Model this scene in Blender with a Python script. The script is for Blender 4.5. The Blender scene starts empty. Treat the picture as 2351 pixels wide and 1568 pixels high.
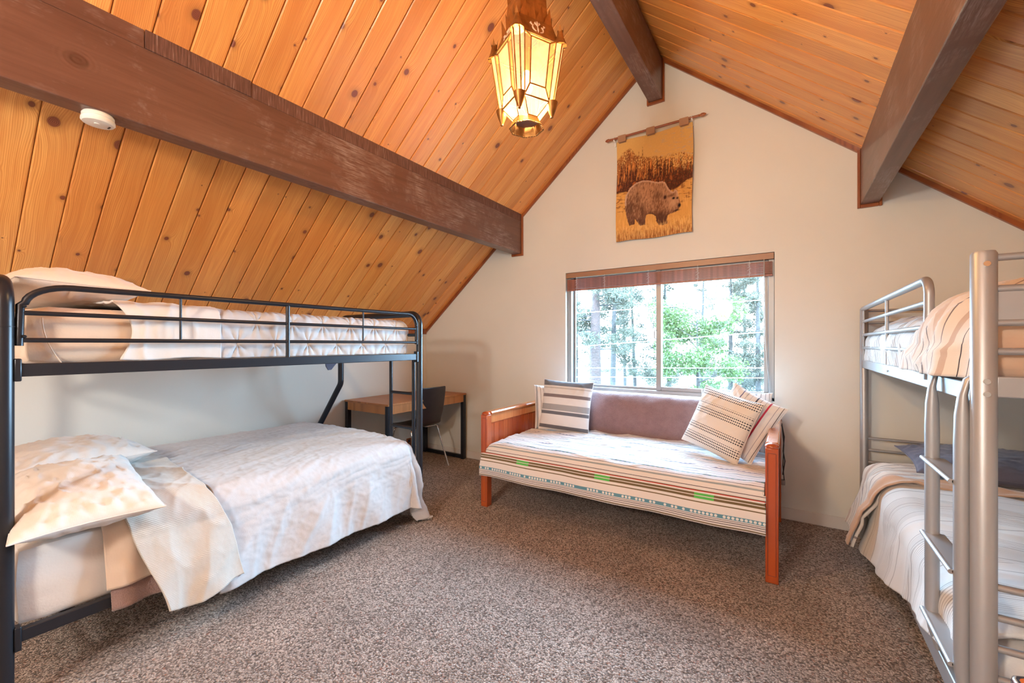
import bpy, bmesh, math, random
import numpy as np
from mathutils import Vector, Matrix
R_ = random.Random(7)
SC = bpy.context.scene
COL = SC.collection

# ------------------------------------------------------------------ camera, world, light, exposure
HC = 1.29
FPX = 960.0
YAW = math.radians(33.44)
cd = bpy.data.cameras.new('camera'); cam = bpy.data.objects.new('camera', cd); COL.objects.link(cam)
cam.location = (0, 0, HC); cam.rotation_euler = (math.radians(90), 0, YAW)
cd.sensor_fit = 'HORIZONTAL'; cd.sensor_width = 36.0; cd.lens = 36.0*FPX/2351.0
cd.shift_y = 6.6/2351.0; cd.clip_start = 0.02; cd.clip_end = 400
SC.camera = cam
w = bpy.data.worlds.new('world'); SC.world = w; w.use_nodes = True
bg = w.node_tree.nodes['Background']
bg.inputs[0].default_value = (0.46, 0.73, 1.0, 1); bg.inputs[1].default_value = 56.0
vs = SC.view_settings
vs.view_transform = 'Standard'; vs.look = 'None'; vs.gamma = 1.0; vs.use_curve_mapping = False
vs.exposure = 0.28
LAMP_W = 100.0; FILL_LAMP_W = 200.0
def portal(loc, rot, sx, sy):
    l = bpy.data.lights.new('window_daylight', 'AREA'); l.shape = 'RECTANGLE'; l.size = sx; l.size_y = sy
    l.cycles.is_portal = True
    o = bpy.data.objects.new('window_daylight', l); COL.objects.link(o); o.location = loc; o.rotation_euler = rot
portal((-0.95, 3.80, 1.42), (math.radians(-90), 0, 0), 1.72, 1.12)

# ------------------------------------------------------------------ numpy noise
def perlin(x, y, seed=0):
    x = np.asarray(x, float); y = np.asarray(y, float)
    rng = np.random.RandomState(seed); ang = rng.rand(256)*2*np.pi; perm = rng.permutation(256)
    xi = np.floor(x).astype(int); yi = np.floor(y).astype(int); xf = x-xi; yf = y-yi
    def g(ix, iy, fx, fy):
        a = ang[perm[(perm[ix & 255]+iy) & 255]]
        return np.cos(a)*fx+np.sin(a)*fy
    u = xf*xf*xf*(xf*(xf*6-15)+10); v = yf*yf*yf*(yf*(yf*6-15)+10)
    a = g(xi, yi, xf, yf); b = g(xi+1, yi, xf-1, yf); c = g(xi, yi+1, xf, yf-1); d = g(xi+1, yi+1, xf-1, yf-1)
    return (a+(b-a)*u)+((c+(d-c)*u)-(a+(b-a)*u))*v
def fbm(x, y, seed=0, n=4):
    s = 0; a = 1.0
    for i in range(n):
        s = s+a*perlin(x*2**i, y*2**i, seed+i); a *= 0.5
    return s
def ridge(x, y, seed=0, p=3):
    return (1-np.clip(np.abs(perlin(x, y, seed))*2.2, 0, 1))**p
def sstep(a, b, x):
    t = np.clip((x-a)/(b-a), 0, 1); return t*t*(3-2*t)

# ------------------------------------------------------------------ materials
MATS = {}
class NT:
    def __init__(s, name):
        m = bpy.data.materials.new(name); m.use_nodes = True; s.m = m; s.t = m.node_tree; s.n = s.t.nodes
        s.b = s.n['Principled BSDF']; s.out = s.n['Material Output']
    def node(s, typ, **k):
        n = s.n.new(typ)
        for a, v in k.items():
            if a == 'inp':
                for i, x in v.items(): s.put(n.inputs[i], x)
            else: setattr(n, a, v)
        return n
    def put(s, sock, x):
        if isinstance(x, bpy.types.NodeSocket): s.t.links.new(x, sock)
        else:
            if isinstance(x, (tuple, list)) and len(x) == 3 and sock.type == 'RGBA': x = (*x, 1)
            sock.default_value = x
    def math(s, op, a, b=None, c=None, clamp=False):
        n = s.n.new('ShaderNodeMath'); n.operation = op; n.use_clamp = clamp
        s.put(n.inputs[0], a)
        if b is not None: s.put(n.inputs[1], b)
        if c is not None: s.put(n.inputs[2], c)
        return n.outputs[0]
    def mix(s, f, a, b, typ='MIX'):
        n = s.n.new('ShaderNodeMix'); n.data_type = 'RGBA'; n.blend_type = typ
        s.put(n.inputs[0], f); s.put(n.inputs[6], a); s.put(n.inputs[7], b); return n.outputs[2]
    def ramp(s, f, stops, interp='LINEAR'):
        n = s.n.new('ShaderNodeValToRGB'); e = n.color_ramp; e.interpolation = interp
        while len(e.elements) < len(stops): e.elements.new(0.5)
        for el, (p, c) in zip(e.elements, stops):
            el.position = p; el.color = (*c, 1) if len(c) == 3 else c
        s.put(n.inputs[0], f); return n.outputs[0]
    def noise(s, v, scale, detail=3, rough=.5, dist=0):
        n = s.n.new('ShaderNodeTexNoise'); s.put(n.inputs['Vector'], v); n.inputs['Scale'].default_value = scale
        n.inputs['Detail'].default_value = detail; n.inputs['Roughness'].default_value = rough; n.inputs['Distortion'].default_value = dist
        return n.outputs[0]
    def coord(s, w='Object'): return s.n.new('ShaderNodeTexCoord').outputs[w]
    def sep(s, v):
        n = s.n.new('ShaderNodeSeparateXYZ'); s.put(n.inputs[0], v); return n.outputs
    def comb(s, x, y, z=0.0):
        n = s.n.new('ShaderNodeCombineXYZ'); s.put(n.inputs[0], x); s.put(n.inputs[1], y); s.put(n.inputs[2], z); return n.outputs[0]
    def bump(s, h, strength=.3, dist=.01):
        n = s.n.new('ShaderNodeBump'); n.inputs['Strength'].default_value = strength; n.inputs['Distance'].default_value = dist
        s.put(n.inputs['Height'], h); s.t.links.new(n.outputs[0], s.b.inputs['Normal'])
    def col(s, c): s.put(s.b.inputs['Base Color'], c)
    def set(s, **k):
        for a, v in k.items(): s.put(s.b.inputs[a.replace('_', ' ')], v)
        return s
def srgb(r, g, b):
    f = lambda c: ((c/255+.055)/1.055)**2.4 if c > 10 else c/255/12.92
    return (f(r), f(g), f(b))
def plain(name, col, rough=.5, metal=0.0, bump=None, var=None, **k):
    t = NT(name); t.set(Roughness=rough, Metallic=metal, **k)
    c = t.coord()
    if var:
        n = t.noise(c, var[0], 3); t.col(t.ramp(n, [(.3, tuple(x*(1-var[1]) for x in col)), (.7, tuple(min(1, x*(1+var[1])) for x in col))]))
    else: t.col(col)
    if bump: t.bump(t.noise(c, bump[0], 3), bump[1], bump[2] if len(bump) > 2 else .005)
    return t.m

def wood_boards(name, light, dark, knot=(.10, .028, .014), rough=.28, knots=True, gscale=1.0, coat=.25):
    t = NT(name); c = t.coord(); s = t.sep(c)
    oi = t.n.new('ShaderNodeObjectInfo').outputs['Random']
    off = t.math('MULTIPLY', oi, 37.0)
    x = t.math('ADD', s[0], off); y = t.math('ADD', s[1], t.math('MULTIPLY', oi, 11.3))
    # knots
    kv = t.comb(t.math('MULTIPLY', x, .8), y)
    vn = t.node('ShaderNodeTexVoronoi', voronoi_dimensions='2D', feature='F1'); t.put(vn.inputs['Vector'], kv); vn.inputs['Scale'].default_value = 4.2
    d = vn.outputs['Distance']; kr = t.sep(vn.outputs['Color'])[0]
    sz = t.math('MULTIPLY_ADD', t.math('POWER', kr, 2.0), .085, .012)
    kd = t.math('DIVIDE', t.math('ADD', d, t.math('MULTIPLY_ADD', t.noise(kv, 40, 2), .012, -.006)), sz)
    # grain that bends round knots
    bend = t.math('MULTIPLY', t.math('POWER', 2.718, t.math('MULTIPLY', t.math('MULTIPLY', kd, kd), -.12)), .022)
    low = t.noise(t.comb(t.math('MULTIPLY', x, .9), t.math('MULTIPLY', y, 3.0)), 1.6, 2)
    yy = t.math('ADD', t.math('ADD', y, bend), t.math('MULTIPLY', low, .07*gscale))
    g = t.math('SINE', t.math('MULTIPLY', yy, 900.0/gscale))
    fine = t.noise(t.comb(t.math('MULTIPLY', x, 3.0), t.math('MULTIPLY', yy, 130.0)), 1.0, 3)
    gm = t.math('ADD', t.math('MULTIPLY', g, .16), fine)
    base = t.ramp(gm, [(.25, dark), (.75, light)])
    band = t.noise(t.comb(t.math('MULTIPLY', x, .5), t.math('MULTIPLY', yy, 9.0)), 1.3, 1)
    base = t.mix(t.ramp(band, [(.46, (0, 0, 0)), (.6, (.5, .5, .5))]), base, dark)
    tint = t.ramp(oi, [(0, (1.05, .96, .92)), (.3, (.82, .72, .66)), (.6, (1.08, 1.10, 1.15)), (.8, (1.0, .9, .8)), (1, (.90, .78, .74))])
    base = t.mix(1.0, base, tint, 'MULTIPLY')
    if knots:
        halo = t.ramp(t.math('MULTIPLY', kd, .3), [(.27, (.8, .8, .8)), (.42, (.35, .35, .35)), (.75, (0, 0, 0))])
        base = t.mix(halo, base, tuple(v*.55 for v in dark))
        ring = t.math('SINE', t.math('MULTIPLY', kd, 26.0))
        kc = t.mix(t.math('MULTIPLY_ADD', ring, .3, .4), knot, tuple(min(1, v*4) for v in knot))
        base = t.mix(t.ramp(kd, [(.85, (1, 1, 1)), (1.0, (0, 0, 0))]), base, kc)
    t.col(base); t.set(Roughness=rough, Coat_Weight=coat, Coat_Roughness=.2)
    t.bump(gm, .12, .002)
    return t.m

M = MATS
M['pine'] = wood_boards('pine_boards', (.90, .46, .135), (.68, .265, .065))
M['trimwood'] = wood_boards('trim_wood', (.42, .14, .04), (.25, .07, .022), knots=False, rough=.35)
M['cherry'] = wood_boards('cherry_wood', (.52, .115, .028), (.34, .06, .017), knots=False, rough=.25, gscale=.6, coat=.5)
M['cherrylight'] = wood_boards('honey_wood', (.68, .26, .09), (.50, .16, .05), knots=False, rough=.25, gscale=.6, coat=.5)
M['oak'] = wood_boards('oak_veneer', (.55, .24, .075), (.33, .13, .04), knots=False, rough=.4, gscale=.5, coat=.1)
def beam_mat():
    t = NT('brown_beam'); c = t.coord(); s = t.sep(c)
    v = t.comb(t.math('MULTIPLY', s[0], 30.0), t.math('MULTIPLY', s[1], 2.0), t.math('MULTIPLY', s[2], 30.0))
    g = t.noise(v, 1.0, 4, .6, .4)
    base = t.ramp(g, [(.3, (.120, .052, .036)), (.7, (.175, .080, .056))])
    sc = t.noise(c, 1.7, 6, .75, .3); sc2 = t.noise(v, 4.0, 3, .8)
    m = t.math('MULTIPLY', t.ramp(sc, [(.50, (0, 0, 0)), (.66, (1, 1, 1))]), t.ramp(sc2, [(.42, (0, 0, 0)), (.62, (.75, .75, .75))]))
    base = t.mix(m, base, (.38, .30, .29))
    vn = t.node('ShaderNodeTexVoronoi', feature='F1'); t.put(vn.inputs['Vector'], t.comb(t.math('MULTIPLY', s[0], .7), t.math('MULTIPLY', s[1], .8), s[2])); vn.inputs['Scale'].default_value = 2.6
    d = vn.outputs['Distance']
    base = t.mix(t.ramp(d, [(.05, (.55, .55, .55)), (.09, (0, 0, 0))]), base, (.06, .02, .012))
    t.col(base); t.set(Roughness=.42, Coat_Weight=.15)
    t.bump(t.math('ADD', g, t.math('MULTIPLY', t.math('SINE', t.math('MULTIPLY', d, 160.0)), t.ramp(d, [(.04, (.5, .5, .5)), (.16, (0, 0, 0))]))), .35, .004)
    return t.m
M['beam'] = beam_mat()
def rough_beam():
    t = NT('rough_sawn_wood'); c = t.coord(); s = t.sep(c)
    g = t.noise(t.comb(t.math('MULTIPLY', s[0], 20.0), t.math('MULTIPLY', s[1], 160.0), t.math('MULTIPLY', s[2], 10.0)), 1, 3)
    t.col(t.ramp(g, [(.35, (.10, .042, .030)), (.62, (.17, .08, .06)), (.75, (.30, .22, .20))])); t.set(Roughness=.7); t.bump(g, .6, .004); return t.m
M['sawn'] = rough_beam()
def wall_mat(name, c):
    t = NT(name); o = t.coord(); n = t.noise(o, 1.3, 3)
    t.col(t.ramp(n, [(.3, tuple(x*.97 for x in c)), (.7, tuple(x*1.02 for x in c))])); t.set(Roughness=.75)
    t.bump(t.math('ADD', t.noise(o, 90, 3), t.math('MULTIPLY', t.noise(o, 12, 2), .6)), .10, .003); return t.m
M['wall'] = wall_mat('cream_wall_paint', (.755, .755, .71))
M['base'] = wall_mat('baseboard_paint', (.74, .70, .66))
def carpet_mat():
    t = NT('carpet'); o = t.coord()
    vn = t.node('ShaderNodeTexVoronoi', feature='F1', voronoi_dimensions='2D'); wv = t.node('ShaderNodeTexNoise'); wv.inputs['Scale'].default_value = 60
    t.put(wv.inputs['Vector'], o)
    vv = t.node('ShaderNodeVectorMath', operation='MULTIPLY_ADD'); t.put(vv.inputs[0], wv.outputs['Color']); vv.inputs[1].default_value = (.018, .018, 0); t.put(vv.inputs[2], o)
    t.put(vn.inputs['Vector'], vv.outputs[0]); vn.inputs['Scale'].default_value = 135
    rc = t.sep(vn.outputs['Color'])
    d = vn.outputs['Distance']
    base = t.ramp(rc[0], [(0, (.16, .11, .085)), (.22, (.30, .225, .18)), (.45, (.50, .40, .34)), (.75, (.64, .53, .46)), (.93, (.80, .70, .63)), (1.0, (.36, .14, .08))])
    dark = t.ramp(d, [(.2, (1, 1, 1)), (.75, (.30, .27, .26))])
    base = t.mix(1.0, base, dark, 'MULTIPLY')
    patch = t.noise(o, 2.2, 3)
    base = t.mix(1.0, base, t.ramp(patch, [(.35, (.84, .84, .84)), (.65, (1.12, 1.12, 1.12))]), 'MULTIPLY')
    t.col(base); t.set(Roughness=.95, Sheen_Weight=.2)
    h = t.math('SUBTRACT', t.noise(o, 260, 2), d)
    t.bump(h, .9, .008); return t.m
M['carpet'] = carpet_mat()
M['blackmetal'] = plain('black_metal', (.022, .024, .032), .32, .35, bump=(220, .05, .001))
M['silver'] = plain('silver_metal', (.40, .41, .43), .42, .5, bump=(500, .03, .0005))
M['darksilver'] = M['silver']
M['chrome'] = plain('chrome', (.75, .75, .76), .15, 1.0)
M['alu'] = plain('window_aluminium', (.30, .285, .28), .4, .55)
M['whiteplastic'] = plain('white_plastic', (.85, .84, .80), .4)
M['blackplastic'] = plain('black_plastic', (.015, .015, .018), .4)
M['blackwood'] = plain('black_brown_veneer', (.018, .010, .010), .38, var=(6, .35), Coat_Weight=.2)
def cloth(name, col, col2=None, weave=900, bmp=.25, rough=.9, sheen=.3):
    t = NT(name); u = t.coord('UV'); n = t.noise(t.coord(), 3.0, 3)
    c2 = col2 or tuple(x*.94 for x in col)
    t.col(t.ramp(n, [(.35, c2), (.65, col)])); t.set(Roughness=rough, Sheen_Weight=sheen)
    s = t.sep(u)
    wv = t.math('ADD', t.math('SINE', t.math('MULTIPLY', s[0], weave*3)), t.math('SINE', t.math('MULTIPLY', s[1], weave*3)))
    t.bump(t.math('ADD', t.math('MULTIPLY', wv, .1), t.math('MULTIPLY', t.noise(t.coord(), 120, 3), 1.0)), bmp, .002); return t
M['sheetgrey'] = cloth('white_grey_cotton', (.58, .565, .575)).m
M['sheetbeige'] = cloth('beige_cotton', (.68, .54, .43)).m
M['sheetpeach'] = cloth('cream_pillow_cotton', (.78, .62, .50)).m
M['ivory'] = cloth('ivory_cotton', (.72, .69, .67)).m
M['navy'] = cloth('dark_blue_cotton', (.13, .13, .19)).m
M['peachcloth'] = cloth('tan_cotton', (.60, .40, .28)).m
def fleece(name, a, b):
    t = NT(name); o = t.coord(); n = t.noise(o, 14, 5, .7); f = t.noise(o, 240, 2)
    t.col(t.mix(t.math('MULTIPLY', f, .5), t.ramp(n, [(.35, a), (.65, b)]), (.40, .33, .32))); t.set(Roughness=1.0, Sheen_Weight=.6, Sheen_Roughness=.4)
    t.bump(t.math('ADD', f, t.math('MULTIPLY', n, .6)), .7, .006); return t.m
M['fleece'] = fleece('mauve_fleece', (.17, .075, .082), (.24, .12, .125))
M['fleecebrown'] = fleece('brown_fleece', (.22, .12, .105), (.30, .18, .16))
def stripes(name, ground, lines, period, axis=1, weave=900, extra=None, rough=.9, offset=0.0):
    """lines: (centre, width, colour) in metres within one period of the uv axis"""
    t = cloth(name, ground); u = t.sep(t.coord('UV'))
    v = t.math('ADD', u[axis], offset)
    fr = t.math('FRACT', t.math('DIVIDE', v, period))
    st = [(0.0, ground)]
    for c, wd, colr in sorted(lines):
        st.append(((c-wd/2)/period, colr)); st.append(((c+wd/2)/period, ground))
    assert len(st) <= 32, name
    col = t.ramp(fr, st, 'CONSTANT')
    if extra: col = extra(t, col, u, v)
    t.col(col); return t.m
W_ = (.74, .71, .69); K_ = (.045, .035, .045)
def spread_front():
    g = (.75, .72, .71); ol = (.16, .115, .055); dk = (.05, .03, .04); bl = (.12, .30, .40)
    L = [(.008, .007, ol), (.022, .004, dk), (.034, .003, dk), (.044, .003, dk), (.062, .022, bl), (.116, .006, ol), (.140, .013, ol), (.157, .012, ol), (.1735, .004, (.55, .03, .03)), (.178, .004, ol), (.198, .003, dk)]
    t = cloth('striped_bedspread', g); u = t.sep(t.coord('UV')); v = u[1]
    st = [(0, g)]
    for c, wd, cc in L: st += [((c-wd/2)/.22, cc), ((c+wd/2)/.22, g)]
    front = t.ramp(t.math('DIVIDE', v, .22), st, 'CONSTANT')
    # blocks of bright green on the olive bands
    blk = t.math('MULTIPLY', t.math('LESS_THAN', t.math('FRACT', t.math('DIVIDE', t.math('ADD', u[0], -.33), .62)), .17), t.math('MULTIPLY', t.math('GREATER_THAN', v, .1335), t.math('LESS_THAN', v, .163)))
    front = t.mix(t.math('MULTIPLY', blk, t.math('GREATER_THAN', t.math('ABSOLUTE', t.math('SUBTRACT', v, .1485)), .0022)), front, (.10, .50, .10))
    # white dots on the blue band
    q = t.math('DIVIDE', u[0], .0215); cell = t.math('FLOOR', q); fx = t.math('MULTIPLY', t.math('SUBTRACT', t.math('FRACT', q), .5), .0215)
    wn = t.node('ShaderNodeTexWhiteNoise', noise_dimensions='1D'); t.put(wn.inputs['W'], cell)
    dy = t.math('SUBTRACT', v, .062); rr = t.math('ADD', t.math('MULTIPLY', fx, fx), t.math('MULTIPLY', dy, dy))
    dot = t.math('MULTIPLY', t.math('LESS_THAN', rr, .0078**2), t.math('GREATER_THAN', wn.outputs[0], .24))
    front = t.mix(dot, front, (.80, .80, .78))
    # top: many thin blue-grey lines
    p = .30; P = [(.012, .010, (.30, .36, .40)), (.034, .004, K_), (.050, .003, (.3, .3, .38)), (.068, .012, (.13, .20, .20)), (.088, .003, K_), (.108, .006, (.33, .33, .42)), (.122, .003, K_), (.150, .010, (.36, .42, .48)), (.172, .003, (.25, .25, .32)), (.190, .004, K_), (.214, .009, (.27, .28, .40)), (.236, .003, K_), (.262, .006, (.35, .38, .42)), (.283, .003, K_)]
    st = [(0, g)]
    for c, wd, cc in P: st += [((c-wd/2)/p, cc), ((c+wd/2)/p, (.72, .70, .71))]
    top = t.ramp(t.math('FRACT', t.math('DIVIDE', t.math('ADD', v, -.22), p)), st, 'CONSTANT')
    q2 = t.math('DIVIDE', u[0], .03); band = t.math('LESS_THAN', t.math('ABSOLUTE', t.math('SUBTRACT', t.math('FRACT', t.math('DIVIDE', t.math('ADD', v, -.22), .15)), .45)), .035)
    top = t.mix(t.math('MULTIPLY', band, t.math('LESS_THAN', t.math('FRACT', q2), .5)), top, (.22, .24, .33))
    t.col(t.mix(t.math('GREATER_THAN', v, .22), front, top)); return t.m
M['spread'] = spread_front()
def ticking(name, ground, ink, amt=.5):
    """bands of fine parallel lines with a few single heavier ones (lines run along u)"""
    t = cloth(name, ground); u = t.sep(t.coord('UV')); v = u[1]
    band = t.math('GREATER_THAN', t.math('SINE', t.math('MULTIPLY', v, 15.0)), -.1)
    fl = t.math('LESS_THAN', t.math('FRACT', t.math('DIVIDE', v, .0115)), .38)
    f = t.math('MULTIPLY', t.math('MULTIPLY', band, fl), amt)
    st = [(0, (0, 0, 0))]
    for c in (.06, .30, .36, .52, .83): st += [(c-.006, (1, 1, 1)), (c+.006, (0, 0, 0))]
    hv = t.ramp(t.math('FRACT', t.math('DIVIDE', v, .42)), st, 'CONSTANT')
    t.col(t.mix(t.math('MAXIMUM', f, t.math('MULTIPLY', hv, .75)), ground, ink)); return t.m
M['ticking'] = ticking('fine_line_striped_cotton', (.68, .67, .66), (.22, .20, .20))
M['duvetback'] = stripes('hairline_striped_cotton', (.66, .62, .57), [(.002, .0016, (.36, .33, .29))], .0065, axis=0)
M['ticking2'] = stripes('wide_striped_cotton', (.74, .68, .62), [(.012, .003, K_), (.05, .016, (.55, .44, .38)), (.085, .003, (.2, .18, .2)), (.115, .003, (.3, .25, .25)), (.15, .006, (.18, .15, .16)), (.19, .02, (.62, .50, .42)), (.225, .002, K_)], .24)
M['cushiongrey'] = stripes('grey_band_cushion', (.70, .71, .73), [(.035, .03, (.12, .125, .15)), (.155, .028, (.13, .14, .17)), (.205, .052, (.33, .34, .36)), (.305, .028, (.20, .17, .18)), (.375, .010, (.5, .5, .5)), (.425, .06, (.15, .17, .21))], .6)
def dashes():
    t = cloth('black_dash_cushion', (.74, .69, .64), bmp=.6); u = t.sep(t.coord('UV')); v = u[1]
    bands = None
    ln = t.math('LESS_THAN', t.math('ABSOLUTE', t.math('SUBTRACT', t.math('FRACT', t.math('DIVIDE', v, .0165)), .5)), .22)
    gate = t.ramp(t.math('DIVIDE', v, .45), [(0, (0, 0, 0)), (.06, (1, 1, 1)), (.20, (0, 0, 0)), (.265, (1, 1, 1)), (.35, (0, 0, 0)), (.52, (1, 1, 1)), (.635, (0, 0, 0)), (.675, (1, 1, 1)), (.71, (0, 0, 0)), (.80, (1, 1, 1)), (.94, (0, 0, 0))], 'CONSTANT')
    ds = t.math('LESS_THAN', t.math('FRACT', t.math('DIVIDE', u[0], .0125)), .62)
    t.col(t.mix(t.math('MULTIPLY', t.math('MULTIPLY', ln, gate), ds), (.74, .69, .64), (.02, .025, .04))); return t.m
M['dashes'] = dashes()
M['redstripe'] = stripes('red_line_striped_cotton', (.76, .74, .74), [(.018, .003, K_), (.045, .003, (.3, .3, .38)), (.09, .011, (.50, .03, .07)), (.115, .003, (.4, .4, .45)), (.145, .003, (.2, .2, .28)), (.17, .009, (.05, .05, .07)), (.205, .003, (.45, .45, .5)), (.235, .003, (.3, .3, .35)), (.265, .006, (.10, .11, .25)), (.30, .003, (.4, .4, .45)), (.33, .003, (.3, .3, .4)), (.36, .005, (.08, .08, .12))], .40, axis=0)
M['greystripe'] = stripes('grey_line_striped_cotton', (.70, .69, .69), [(.02, .012, (.34, .35, .38)), (.05, .003, K_), (.078, .006, (.4, .4, .42)), (.1, .003, (.2, .2, .2))], .12, axis=0)

# ------------------------------------------------------------------ mesh helpers
class MB:
    def __init__(s): s.v = []; s.f = []; s.uv = None
    def add(s, vs_, fs):
        o = len(s.v); s.v += [tuple(map(float, p)) for p in vs_]; s.f += [tuple(i+o for i in q) for q in fs]; return s
    def box(s, a, b):
        x0, x1 = sorted((a[0], b[0])); y0, y1 = sorted((a[1], b[1])); z0, z1 = sorted((a[2], b[2]))
        return s.add([(x0,y0,z0),(x1,y0,z0),(x1,y1,z0),(x0,y1,z0),(x0,y0,z1),(x1,y0,z1),(x1,y1,z1),(x0,y1,z1)],
                     [(0,3,2,1),(4,5,6,7),(0,1,5,4),(1,2,6,5),(2,3,7,6),(3,0,4,7)])
    def prism(s, poly, d0, d1, axis='y'):
        n = len(poly); vv = []
        for d in (d0, d1):
            for a, b in poly:
                vv.append((a, d, b) if axis == 'y' else (d, a, b) if axis == 'x' else (a, b, d))
        fs = [tuple(range(n)), tuple(range(2*n-1, n-1, -1))]+[(i, i+n, (i+1) % n+n, (i+1) % n) for i in range(n)]
        return s.add(vv, fs)
    def tube(s, pts, r, n=12, caps=True, flat=None):
        pts = [Vector(p) for p in pts]; rs = r if isinstance(r, (list, tuple)) else [r]*len(pts)
        rings = []; up = None
        for i, p in enumerate(pts):
            t = (pts[min(i+1, len(pts)-1)]-pts[max(i-1, 0)]).normalized()
            if up is None:
                up = Vector((0, 0, 1)) if abs(t.z) < .9 else Vector((1, 0, 0))
            a = (up-t*up.dot(t)).normalized(); up = a; b = t.cross(a)
            fx, fy = (flat[i] if flat else (1, 1))
            rings.append([p+a*math.cos(2*math.pi*k/n)*rs[i]*fx+b*math.sin(2*math.pi*k/n)*rs[i]*fy for k in range(n)])
        vv = [q for rg in rings for q in rg]; fs = []
        for i in range(len(pts)-1):
            for k in range(n):
                k2 = (k+1) % n; fs.append((i*n+k, i*n+k2, (i+1)*n+k2, (i+1)*n+k))
        if caps: fs.append(tuple(range(n-1, -1, -1))); fs.append(tuple((len(pts)-1)*n+k for k in range(n)))
        return s.add(vv, fs)
    def lathe(s, prof, c=(0, 0, 0), n=24, axis='z'):
        vv = []; 
        for r, h in prof:
            for k in range(n):
                a = 2*math.pi*k/n; x, y = r*math.cos(a), r*math.sin(a)
                p = (x, y, h) if axis == 'z' else (h, x, y) if axis == 'x' else (x, h, y)
                vv.append((p[0]+c[0], p[1]+c[1], p[2]+c[2]))
        fs = []
        for i in range(len(prof)-1):
            for k in range(n): fs.append((i*n+k, i*n+(k+1) % n, (i+1)*n+(k+1) % n, (i+1)*n+k))
        fs.append(tuple(range(n-1, -1, -1))); fs.append(tuple((len(prof)-1)*n+k for k in range(n)))
        return s.add(vv, fs)
def wloc(o):
    p = Vector((0, 0, 0))
    while o: p = p+o.location; o = o.parent
    return p
def obj(name, mb, mat, parent=None, bevel=0, smooth=True, angle=40, loc=None, solid=None, sub=0, fix=True):
    """parts are given in world coordinates; the object's own origin is its parent's (or loc)"""
    o0 = wloc(parent) if parent else Vector(loc or (0, 0, 0))
    me = bpy.data.meshes.new(name)
    V = np.array(mb.v)-np.array(o0)
    me.from_pydata(V.tolist(), [], mb.f)
    if mb.uv is not None:
        l = me.uv_layers.new(name='UVMap'); idx = np.zeros(len(me.loops), int); me.loops.foreach_get('vertex_index', idx)
        l.data.foreach_set('uv', np.asarray(mb.uv)[idx].ravel())
    me.update()
    if fix and mb.uv is None:
        bm = bmesh.new(); bm.from_mesh(me); bmesh.ops.recalc_face_normals(bm, faces=bm.faces); bm.to_mesh(me); bm.free()
    if smooth:
        me.polygons.foreach_set('use_smooth', [True]*len(me.polygons))
        if mb.uv is None: me.set_sharp_from_angle(angle=math.radians(angle))
    o = bpy.data.objects.new(name, me); COL.objects.link(o)
    if parent: o.parent = parent
    elif loc: o.location = loc
    for m in (mat if isinstance(mat, list) else [mat]): me.materials.append(MATS[m] if isinstance(m, str) else m)
    if bevel:
        b = o.modifiers.new('bevel', 'BEVEL'); b.width = bevel; b.segments = 2; b.limit_method = 'ANGLE'
    if solid:
        b = o.modifiers.new('solid', 'SOLIDIFY'); b.thickness = solid[0]; b.offset = solid[1]
    if sub:
        b = o.modifiers.new('sub', 'SUBSURF'); b.levels = sub; b.render_levels = sub
    return o
def tag(o, label, cat, group=None, kind=None):
    o['label'] = label; o['category'] = cat
    if group: o['group'] = group
    if kind: o['kind'] = kind
    return o
def thing(name, label, cat, loc, group=None):
    o = bpy.data.objects.new(name, None); COL.objects.link(o); o.location = loc; o.empty_display_size = .1
    return tag(o, label, cat, group)
def struct(name, mb, mat, **k):
    o = obj(name, mb, mat, **k); o['kind'] = 'structure'; return o
def arc(p0, p1, p2, r, n=8):
    """rounded corner at p1 between directions to p0 and p2"""
    p0, p1, p2 = map(Vector, (p0, p1, p2)); a = (p0-p1).normalized(); b = (p2-p1).normalized()
    th = a.angle(b); t = r/math.tan(th/2); c = p1+(a+b).normalized()*(r/math.sin(th/2))
    s = p1+a*t-c; e = p1+b*t-c; out = []
    for i in range(n+1):
        w0 = math.pi-th; out.append(c+(s*math.sin((1-i/n)*w0)+e*math.sin(i/n*w0))/math.sin(w0))
    return out
def path(pts, r):
    out = [Vector(pts[0])]
    for i in range(1, len(pts)-1):
        out += arc(pts[i-1], pts[i], pts[i+1], r if not isinstance(r, (list, tuple)) else r[i-1])
    return out+[Vector(pts[-1])]
def grid(P, UV):
    """P: (n,m,3) array, UV: (n,m,2)"""
    n, m = P.shape[:2]; mb = MB(); mb.v = [tuple(p) for p in P.reshape(-1, 3)]; mb.uv = UV.reshape(-1, 2)
    i = np.arange(n*m).reshape(n, m)
    mb.f = [tuple(q) for q in np.stack([i[:-1, :-1], i[1:, :-1], i[1:, 1:], i[:-1, 1:]], -1).reshape(-1, 4).tolist()]
    return mb

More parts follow.
